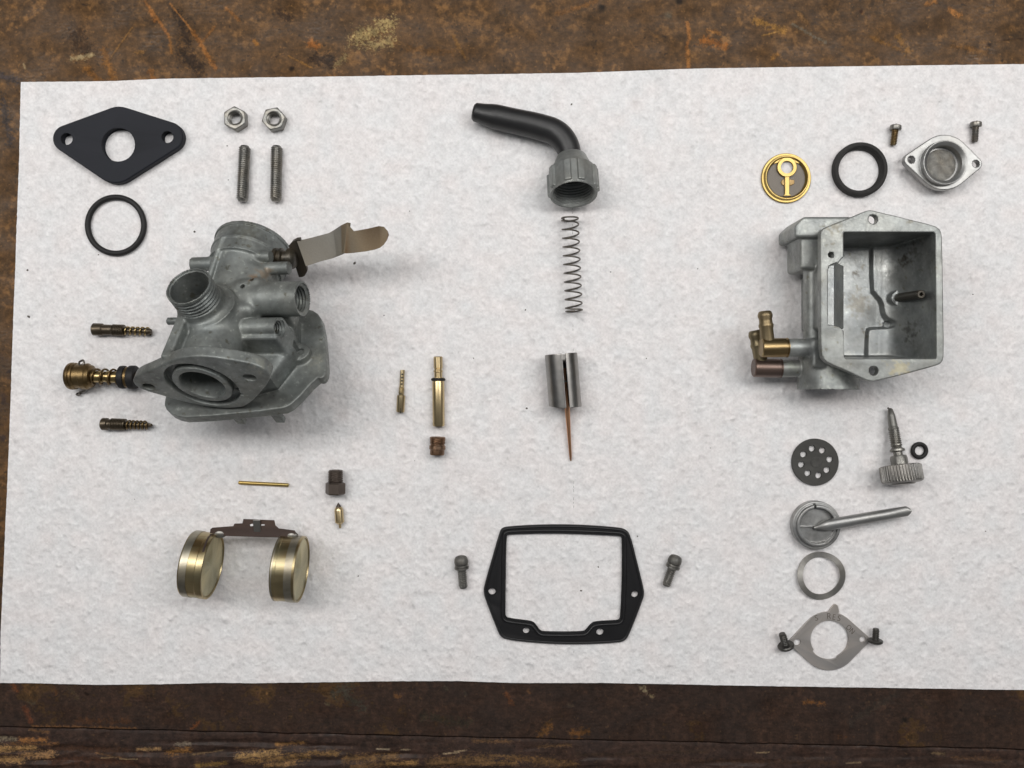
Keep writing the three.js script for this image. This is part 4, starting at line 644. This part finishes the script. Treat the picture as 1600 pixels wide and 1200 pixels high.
{ // two small screws
  const mk = (t, a, b, mat, off) => {
    part('shank', tint(turnPx([[8, 0], [8, 5.4], [31, 5.4], [33, 4], [33, 0]], a.clone().lerp(b, 8 / 33), b, { y0: 8, y1: 33, threads: [{ a: 10, b: 32, p: 2.6, d: 1 }], seg: 28 }), 0.3, 0.45, 0.2, off), mat, t);
    part('head', tint(turnPx([[0, 0], [0, 7], [1.4, 8.8], [6.5, 9.4], [8.5, 8.6], [8.5, 0]], a, a.clone().lerp(b, 8.5 / 33), { seg: 32 }), 0.3, 0.35, 0.15, off), steel, t);
    part('drive_slot', tint(lay(finish(new THREE.BoxGeometry(0.6, 0.4, 4.6).rotateY(0.3)), a.clone().lerp(b, 0.012), b), 0.3, 0.1), oily, t);
  };
  mk(thing('small_screw', 'small screw with rusty brown shank beside the alloy cup', 'screw', at(1398, 211, REST), 'small screws of the filter cup'), at(1400, 195, 2.8), at(1395.5, 227, 1.7), brassTarnish, 0);
  mk(thing('small_screw_001', 'small olive-grey screw lying above the alloy cup ear', 'screw', at(1524, 205, REST), 'small screws of the filter cup'), at(1525, 190, 2.8), at(1523, 222, 1.7), wireMat, 5);
}

// ---------------------------------------------------------------- the float bowl
{
  const t = thing('float_bowl', 'open grey cast float bowl with two brass hose fittings', 'float bowl', at(1370, 460, REST)), L = (x, y) => [1150 + x / 3.637, 310 + y / 3.637], H = 36;
  const mmAt = (pts, h) => toMM(pts.map((p) => L(...p)), h), P = (x, y, h) => at(...L(x, y), h);
  const rimP = sdPoly(smoothLoop(mmAt([[480, 215], [484, 178], [520, 158], [650, 108], [730, 72], [770, 64], [812, 76], [960, 112], [1125, 152], [1165, 178], [1173, 230], [1178, 560], [1184, 890], [1172, 935], [1135, 952], [960, 1000], [815, 1035], [772, 1043], [730, 1030], [640, 985], [525, 938], [492, 908], [484, 850], [482, 600]], H), 1));
  const open = sdPoly(mmAt([[612, 192], [1118, 192], [1130, 196], [1134, 210], [1141, 900], [1136, 911], [622, 911], [614, 900], [612, 775], [603, 745], [585, 728], [560, 722], [524, 718], [523, 410], [530, 385], [556, 372], [588, 362], [601, 342], [606, 300], [604, 200]], H));
  const ledge = mmAt([[524, 465], [562, 720]], 30), lx = P(612, 600, H).x, x560 = P(560, 600, 31).x, xW = P(1138, 500, H).x - 0.15, zA = P(560, 350, 33).z, zB = P(560, 745, 33).z, xr = P(612, 560, 15).x, c0 = P(620, 600, 4).x;
  const stepP = sdPoly(smoothLoop(mmAt([[772, 150], [772, 520], [790, 545], [826, 585], [832, 655], [852, 690], [880, 705], [880, 728], [862, 735], [765, 738], [745, 750], [742, 1000], [1300, 1000], [1300, 150]], 6), 2));
  const xR = P(805, 500, 7).x, tubeC = P(438, 600, 20), barC = P(524, 960, 13.5), z0 = P(524, 855, 13.5).z, z1 = P(524, 1085, 13.5).z;
  const s1 = P(345, 848, 22), s2 = P(320, 966, 12.5), hb = P(780, 118, H), hb2 = P(783, 980, H), hs = P(541, 321, H), hd = P(862, 716, 6);
  const bx = (x, y, z, x0, x1, y0, y1, za, zb, r) => box(x - (x0 + x1) / 2, y - (y0 + y1) / 2, z - (za + zb) / 2, (x1 - x0) / 2, (y1 - y0) / 2, (zb - za) / 2, r);
  const A = P(332, 105, 27), A2 = P(660, 225, 27), Bq = P(362, 215, 25), B2 = P(520, 405, 25);
  const topBlk = (x, y, z) => smax(bx(x, y, z, A.x, A2.x, 3, 28, A.z, A2.z, 1.4), ((A.x + 4.5 - x) + (A.z + 2.5 - z)) * 0.72 - 2, 0.6);
  const barrel = (x, y, z) => cone(x - barC.x, y - barC.y, z, 13.1, z0 - 2, 13.9, z1);
  const sdf = (x, y, z) => {
    let d = smax(rimP(x, z), Math.abs(y - 34) - 2, 0.5);
    const o = open(x, z);
    d = smin(d, smax(o - 2.6 + clamp((30 - y) * 0.08, 0, 2.4), Math.max(REST - y, y - 35), 2.5), 1.5);
    d = smin(d, topBlk(x, y, z), 0.8); d = smin(d, bx(x, y, z, Bq.x, B2.x, 6, 26, Bq.z - 2, B2.z, 1.6), 1);
    d = smin(d, cyl(x - tubeC.x, y - tubeC.y, z, 4.3, B2.z - 4, z0 + 4), 1);
    d = smin(d, barrel(x, y, z), 1.6);
    d = smin(d, cyl(y - s1.y, z - s1.z, x, 4.1, P(288, 848, 22).x, barC.x), 0.7); d = smin(d, cyl(y - s2.y, z - s2.z, x, 4.1, P(250, 966, 12.5).x, barC.x), 0.7);
    d = smin(d, bx(x, y, z, P(400, 850, 18).x, P(480, 850, 18).x, 8, 26, s1.z - 4, s2.z, 1.5), 1.2);
    // the cavity, its two floor levels and the shallow ledge
    const step = stepP(x, z), fl = 4.2 + 2.2 * sstep(0.9, -0.9, step) + (x > xR ? 28.5 * (1 - Math.sqrt(Math.max(0, 1 - Math.min(0.999, (x - xR) / (xW - xR)) ** 2))) : 0);
    const cav = smax(smax(o + clamp((H - y) * 0.055, 0, 2) * (x < xr ? 1 : sstep(xW, xW - 8, x)), (z > zA && z < zB ? xr : lx) - x, 0.6), (fl - y) * (x > xR ? 0.55 : 0.8), 1.6);
    d = smax(d, -cav, 0.35);
    d = smax(d, -Math.max(o, zA - 0.5 - z, z - zB - 0.5, x - xr - 1, (x < x560 ? 31 - y : 31 - (x - x560) * 1.55 - y) * 0.55), 0.3);
    for (const q of [hb, hb2]) d = smax(d, -cyl(x - q.x, z - q.z, y, 2.0, -5, 40), 0.3);
    d = smax(d, -cyl(x - hs.x, z - hs.z, y, 1.25, 30, 40), 0.15); d = smax(d, -cyl(x - hd.x, z - hd.z, y, 1.7, 4.4, 14), 0.2);
    d = smax(d, -cyl(x - barC.x, y - barC.y, z, 11.4, z1 - 12, z1 + 4), 0.4);
    d = smin(d, cone(x - P(912, 568, 9).x, z - P(912, 568, 9).z, y, 4, 6, 3.2, 11), 0.8);
    return d;
  };
  const label = (x, y, z) => (rimP(x, z) < 0.25 && y > 31.6 && !(open(x, z) < -0.3) ? 'rim' : open(x, z) < 0.2 && y > 3 && rimP(x, z) < 0 ? 'chamber' : topBlk(x, y, z) < 0.3 ? 'valve_block' : barrel(x, y, z) < 0.3 || Math.hypot(x - barC.x, y - barC.y) < 12 && z > z0 ? 'filter_barrel' : x < P(405, 850, 20).x && z > z0 - 6 ? 'fuel_stub' : 'casting');
  const mnx = P(240, 0, 10).x - 2, mxx = P(1190, 0, H).x + 2, mnz = P(0, 60, H).z - 3, mxz = P(0, 1100, 13).z + 3;
  const marks = [[P(930, 965, H), 6, [1.35, 1.2, 0.9]], [P(560, 160, H), 5, [0.7, 0.64, 0.55]], [P(960, 350, 14), 3.5, [0.35, 0.3, 0.25]], [P(870, 400, 8), 5, [1.5, 1.5, 1.5]], [P(680, 430, 4), 2.2, [0.4, 0.35, 0.3]], [P(690, 600, 4), 8, [0.8, 0.74, 0.66]], [P(1040, 760, 16), 8, [0.45, 0.43, 0.42]], [P(1040, 300, 18), 8, [0.5, 0.47, 0.45]], [P(640, 900, 5), 5, [1.35, 1.33, 1.28]], [P(560, 1000, 26), 7, [1.3, 1.32, 1.28]], [P(300, 960, 16), 4, [1.25, 1.3, 1.22]]];
  const pcs = solid(sdf, [mnx, -0.9, mnz], [mxx, 37.2, mxz], 0.5, label);
  for (const k of ['casting', 'rim', 'chamber', 'valve_block', 'filter_barrel', 'fuel_stub']) if (pcs[k]) part(k, stain(scuff(scuff(tint(pcs[k], 0.12, 0.4, 0.05, 20), 0.45, 0.42, [1.3, 1.3, 1.27]), 0.3, 0.5, [0.75, 0.7, 0.62]), marks), k === 'chamber' ? zincChamber : zincPale, t);
  const sp0 = P(912, 566, 9), sp1 = V(sp0.x + 1, 31.5, sp0.z + 0.6);
  part('standpipe', tint(lay(turned([[0, 0], [0, 2.1], [sp0.distanceTo(sp1) - 0.4, 1.95], [sp0.distanceTo(sp1), 1.6], [sp0.distanceTo(sp1), 0.9], [sp0.distanceTo(sp1) - 2, 0.8], [sp0.distanceTo(sp1) - 2, 0]], { seg: 32 }), sp0, sp1), 0.2, 0.5, 0.1), oily, t);
  const fitting = (a, b, n0, n1, mat, matN, off) => {
    const l = a.distanceTo(b), f = part('hose_fitting', tint(lay(turned([[0, 0], [0, 3.9], [0.4, 4.4], [l - 1.2, 4.4], [l - 1, 4.1], [l - 0.6, 4.1], [l - 0.4, 4.5], [l, 4.5], [l, 0]], { seg: 56 }), a, b), 0.25, 0.4, 0.12, off), mat, t);
    const q = n0.distanceTo(n1);
    part('hose_barb', tint(lay(turned([[0, 0], [0, 3.1], [q * 0.5, 3.05], [q * 0.56, 3.35], [q * 0.6, 3.4], [q * 0.66, 3.0], [q * 0.76, 2.9], [q * 0.85, 3.35], [q * 0.9, 3.3], [q * 0.97, 2.9], [q, 2.3], [q, 1.6], [q - 3, 1.4], [q - 3, 0]], { seg: 40 }), n0, n1), 0.25, 0.4, 0.1, off), matN, f);
  };
  fitting(P(141, 849, 22), P(292, 848, 22), P(182, 840, 22), P(163, 640, 22), polished(lin(0.30, 0.215, 0.105), 0.33), worn(lin(0.2, 0.155, 0.088), 0.8, 0.52, 0.00004), 0);
  fitting(P(98, 962, 12.5), P(256, 966, 12.5), P(148, 955, 12.5), P(106, 750, 12.5), worn(lin(0.15, 0.108, 0.09), 0.8, 0.5, 0.00004), worn(lin(0.21, 0.17, 0.1), 0.8, 0.52, 0.00004), 6);
}

// ---------------------------------------------------------------- right column
{ // eight-hole disc
  const discRubber = soft(lin(0.058, 0.057, 0.053), 0.7, 0.6, 0.00003);
  const t = thing('valve_disc', 'dark grey rubber disc with ring of eight holes', 'disc', at(1274, 722, REST)), L = (x, y) => [1210 + x / 4.615, 620 + y / 4.615], h = 1.6;
  const holes = [[272, 372], [346, 386], [400, 450], [379, 527], [319, 566], [241, 550], [195, 488], [210, 414]].map(([x, y]) => toMM(ring(...L(x, y), 5.7, 24), h));
  part('disc', tint(plate(toMM(ring(...L(296, 471), 36.6, 90), h), holes, REST, h, 0.2), 0.15, 0.4), discRubber, t);
  const c = at(...L(300, 472), h); part('centre_dimple', tint(turned([[0, 0], [0, 2.4], [0.25, 2.7], [0.35, 2.3], [0.2, 1.5], [0.12, 0]].map(([y, r]) => [y, r]).reverse(), { seg: 36 }).translate(c.x, h - 0.1, c.z), 0.3, 0.3), discRubber, t);
}
{ // drain screw
  const t = thing('drain_screw', 'grey drain screw with knurled thumb knob and pointed tip', 'drain screw', at(1405, 720, REST)), a = at(1390.5, 637.5, 2.4), b = at(1411.5, 758, 10), o = { y0: 0, y1: 122 };
  part('shaft', tint(turnPx([[0, 0], [0.6, 2.4], [2.5, 3.8], [13, 6], [30, 6.8], [31, 7.2], [33, 8.2], [60, 8.6], [62, 7], [64, 8.4], [66, 11], [69, 11.2], [70.5, 7], [75, 6.6], [76, 11.5], [79, 12.6], [93, 12.6], [94, 0]], a, a.clone().lerp(b, 94 / 122), { threads: [{ a: 34, b: 59, p: 3.2, d: 1.4 }], seg: 40 }), 0.2, 0.4, 0.05), steel, t);
  part('knob', tint(turnPx([[91, 0], [91, 28], [92.5, 31], [114, 31], [117, 29.5], [118.5, 26], [119, 19], [121, 17], [121, 0]], a.clone().lerp(b, 91 / 122), a.clone().lerp(b, 121 / 122), { y0: 91, y1: 121, knurl: [{ a: 92, b: 116, n: 44, d: 1.7 }], seg: 264, crease: 0.45 }), 0.15, 0.35, 0.05), worn(lin(0.22, 0.213, 0.2), 0.85, 0.5, 0.00005), t);
}
{ const p = at(1436.5, 704, 1), t = thing('small_o_ring', 'tiny black o-ring beside the knurled drain screw', 'o-ring', at(1436.5, 704, REST)); part('ring', tint(torusFlat(p.x, 0.98, p.z, 3.2, 1.02, 56), 0.2, 0.2), rubber, t); }
{ // fuel lever
  const t = thing('fuel_lever', 'silver fuel tap lever with round recessed hub', 'lever', at(1300, 820, REST)), c = at(1277, 821.5, 5), k = 0.306;
  const g = solid((x, y, z) => {
    const X = x - c.x, Z = z - c.z, r = Math.hypot(X, Z), th = Math.atan2(Z, X);
    let d = smax(r - 38 * k, Math.abs(y - 2.2) - 2.2, 0.7);
    d = smin(d, smax(r - 32.5 * k, Math.abs(y - 3) - 3, 0.6), 0.6);
    d = smax(d, -Math.max(r - 27.5 * k, 3.4 - y), 0.4);
    d = smax(d, -Math.max(box(X + 1.2, y - 5.5, Z + 28.5 * k, 0.5, 2, 1.6), 3.4 - y), 0.15);
    d = smax(d, -Math.max(Math.abs(r - 29.5 * k) - 2.6 * k, 3.8 - y, Math.abs(th - 0.55) - 0.55), 0.2);
    d = smin(d, smax(Math.abs(Z - 0.6 + X * 0.02) - 0.35, Math.max(Math.abs(y - 3.2) - 0.9, r - 26.5 * k), 0.2), 0.3);
    return d;
  }, [c.x - 12.6, -0.7, c.z - 12.6], [c.x + 12.6, 6.8, c.z + 12.6], 0.27);
  part('hub', tint(g, 0.14, 0.4, 0.03), alloy, t);
  const a = at(1285, 822, 5.2), mid = at(1320, 815.5, 7.2), e = at(1423, 797.5, 6.4), path = new THREE.CatmullRomCurve3([at(1272, 825, 4.2), a, mid, at(1370, 806.5, 7.2), at(1405, 800.5, 6.8), e]);
  const n = 70, seg = 28, Pp = [], Q = (i, q) => { const u = i / n, p = path.getPointAt(u), tg = path.getTangentAt(u), sd = V(0, 1, 0).cross(tg).normalize(), up = tg.clone().cross(sd), an = q / seg * 2 * Math.PI, w = (2.75 - 0.35 * u) * Math.sqrt(clamp((1 - u) / 0.045)) ** (u > 0.955 ? 1 : 0) * (0.35 + 0.65 * sstep(0, 0.14, u)), hh = mix(2.5, 1.5, sstep(0.7, 0.95, u)) * (0.4 + 0.6 * sstep(0, 0.14, u)); return p.addScaledVector(sd, Math.cos(an) * w).addScaledVector(up, Math.sign(Math.sin(an)) * Math.abs(Math.sin(an)) ** 0.8 * hh); };
  for (let i = 0; i < n; i++) for (let q = 0; q < seg; q++) { const A = Q(i, q), B = Q(i, q + 1), C = Q(i + 1, q), D = Q(i + 1, q + 1); for (const v of [A, D, B, A, C, D]) Pp.push(v.x, v.y, v.z); }
  const lg = new THREE.BufferGeometry(); lg.setAttribute('position', new THREE.BufferAttribute(new Float32Array(Pp), 3));
  part('handle', tint(finish(toCreasedNormals(lg, 0.9)), 0.1, 0.25, 0.03), alloy, t);
}
{ // wave washer
  const t = thing('wave_washer', 'thin grey spring steel wave washer above the lettered plate', 'washer', at(1283, 900, REST)), c = at(1283, 900, 1.5), k = 0.308, Pp = [], n = 120;
  const Q = (i, r, y) => { const a = i / n * 2 * Math.PI; return V(c.x + Math.cos(a) * r * k, y + 1.1 + 0.9 * Math.cos(2 * a + 0.9), c.z + Math.sin(a) * r * k); };
  for (let i = 0; i < n; i++) for (const [r0, y0, r1, y1] of [[29, 0.35, 37.6, 0.35], [37.6, 0.35, 37.6, -0.2], [37.6, -0.2, 29, -0.2], [29, -0.2, 29, 0.35]]) { const a = Q(i, r0, y0), b = Q(i, r1, y1), cc = Q(i + 1, r0, y0), d = Q(i + 1, r1, y1); for (const v of [a, d, b, a, cc, d]) Pp.push(v.x, v.y, v.z); }
  const g = new THREE.BufferGeometry(); g.setAttribute('position', new THREE.BufferAttribute(new Float32Array(Pp), 3));
  part('ring', tint(finish(toCreasedNormals(g, 0.5)), 0.15, 0.35, 0.05), worn(lin(0.30, 0.29, 0.27), 0.85, 0.5, 0.00004), t);
}
{ // lettered retaining plate
  const t = thing('retaining_plate', 'thin steel retaining plate stamped S RES ON with two ears', 'plate', at(1297, 1000, REST)), L = (x, y) => [1200 + x / 5.714, 850 + y / 5.714], h = 1.3;
  const hullPts = hullOf([[...L(548, 868), 45.8], [...L(243, 880), 8.5], [...L(856, 856), 8.5]], 48);
  const inner = []; for (let i = 0; i < 90; i++) { const a = i / 90 * 2 * Math.PI, deg = i * 4, r = deg > 66 && deg < 148 ? 32.6 : 29.8; inner.push([L(550, 850)[0] + Math.cos(a) * r * 1.02, L(550, 850)[1] + Math.sin(a) * r]); }
  const holes = [inner, ring(...L(262, 878), 6, 24), ring(...L(845, 852), 5.6, 24)].map((q) => toMM(q, h));
  const tab = toMM(smoothLoop([[530, 625], [562, 575], [585, 545], [605, 538], [625, 550], [632, 580], [640, 625]].map((p) => L(...p)), 2), h);
  const body = part('body', tint(plate(toMM(hullPts, h), holes, REST, h, 0.2), 0.1, 0.3, 0.09), plateMat, t);
  part('tab', tint(plate(tab, [], 0.1, h - 0.03, 0.2), 0.1, 0.3, 0.09), plateMat, t);
  const font = await new FontLoader().loadAsync('fonts/droid/droid_sans_regular.typeface.json'), ink = M(lin(0.16, 0.14, 0.12), 0.5, 0.6);
  const word = (txt, x, y, turn, size) => { const g = new TextGeometry(txt, { font, size, depth: 0.08, curveSegments: 3, bevelEnabled: false }); g.computeBoundingBox(); const b = g.boundingBox; g.translate(-(b.min.x + b.max.x) / 2, -(b.min.y + b.max.y) / 2, 0); g.rotateX(-Math.PI / 2); g.rotateY(turn); const p = at(...L(x, y), h); g.translate(p.x, h + 0.005, p.z); part('lettering', g, ink, body); };
  word('S', 432, 660, 0.2, 2.5); word('R', 545, 642, 0.02, 2.6); word('E', 590, 652, -0.12, 2.6); word('S', 634, 662, -0.22, 2.6); word('O', 722, 746, -0.62, 2.5); word('N', 752, 778, -0.75, 2.5);
}
{ // two dark screws by the plate
  const mk = (t, a, b, off) => { part('shank', tint(turnPx([[6, 0], [6, 5], [22, 5], [24, 4], [24, 0]], a.clone().lerp(b, 0.25), b, { y0: 6, y1: 24, threads: [{ a: 8, b: 23, p: 2.6, d: 0.8 }], seg: 26 }), 0.3, 0.3, 0.05, off), steelDark, t); part('head', tint(turnPx([[0, 0], [0, 4], [1, 8], [3, 10.6], [5.5, 11.2], [7, 10], [7, 0]], a, a.clone().lerp(b, 7 / 24), { seg: 32 }), 0.3, 0.3, 0.05, off), steelDark, t); };
  mk(thing('dark_screw', 'dark screw tilted on its head beside the plate ear away from the N', 'screw', at(1227, 1004, REST), 'dark screws at the retaining plate'), at(1229.5, 1014, 2.8), at(1222, 990, 4.6), 0);
  mk(thing('dark_screw_001', 'dark screw upright on its head beside the plate ear near the ON mark', 'screw', at(1368, 998, REST), 'dark screws at the retaining plate'), at(1367.5, 1006.5, 3.3), at(1369, 982, 3.6), 4);
}
{ // specks of dirt and lint on the towel
  const spots = [[45, 495, 5], [43, 422, 3], [554, 411, 3.4], [355, 228, 2], [357, 281, 2], [154, 398, 2.2], [823, 638, 3], [821, 484, 2], [304, 362, 3], [893, 163, 2.4], [954, 425, 2.2], [935, 886, 2], [908, 923, 2.6], [996, 838, 2.6], [1388, 638, 3], [600, 493, 2.2], [648, 720, 1.6], [740, 560, 1.5], [1090, 420, 1.6], [1110, 700, 1.6], [560, 900, 1.8], [210, 780, 1.6], [1520, 460, 1.7], [1540, 830, 1.8], [640, 330, 1.6], [1010, 560, 1.6]];
  const gs = spots.map(([x, y, s]) => { const p = at(x, y), g = new THREE.IcosahedronGeometry(s * 0.15, 1), q = g.attributes.position; for (let i = 0; i < q.count; i++) { const k = 1 + 0.5 * N.noise(q.getX(i) * 3 + x, q.getY(i) * 3, q.getZ(i) * 3 + y); q.setXYZ(i, q.getX(i) * k * (0.7 + rnd() * 0.02 + (x % 3) * 0.4), q.getY(i) * k * 0.5, q.getZ(i) * k); } g.rotateY(x); g.computeVertexNormals(); return g.translate(p.x, towelY(p.x, p.z) + 0.08, p.z); });
  const m = new THREE.Mesh(mergeGeometries(gs).scale(0.001, 0.001, 0.001), M(lin(0.09, 0.08, 0.07), 0, 0.9)); m.name = 'dirt_specks'; m.castShadow = m.receiveShadow = true; m.userData = { kind: 'stuff', label: 'dark specks of dirt scattered over the paper towel', category: 'dirt' }; scene.add(m);
}
renderer.render(scene, camera);
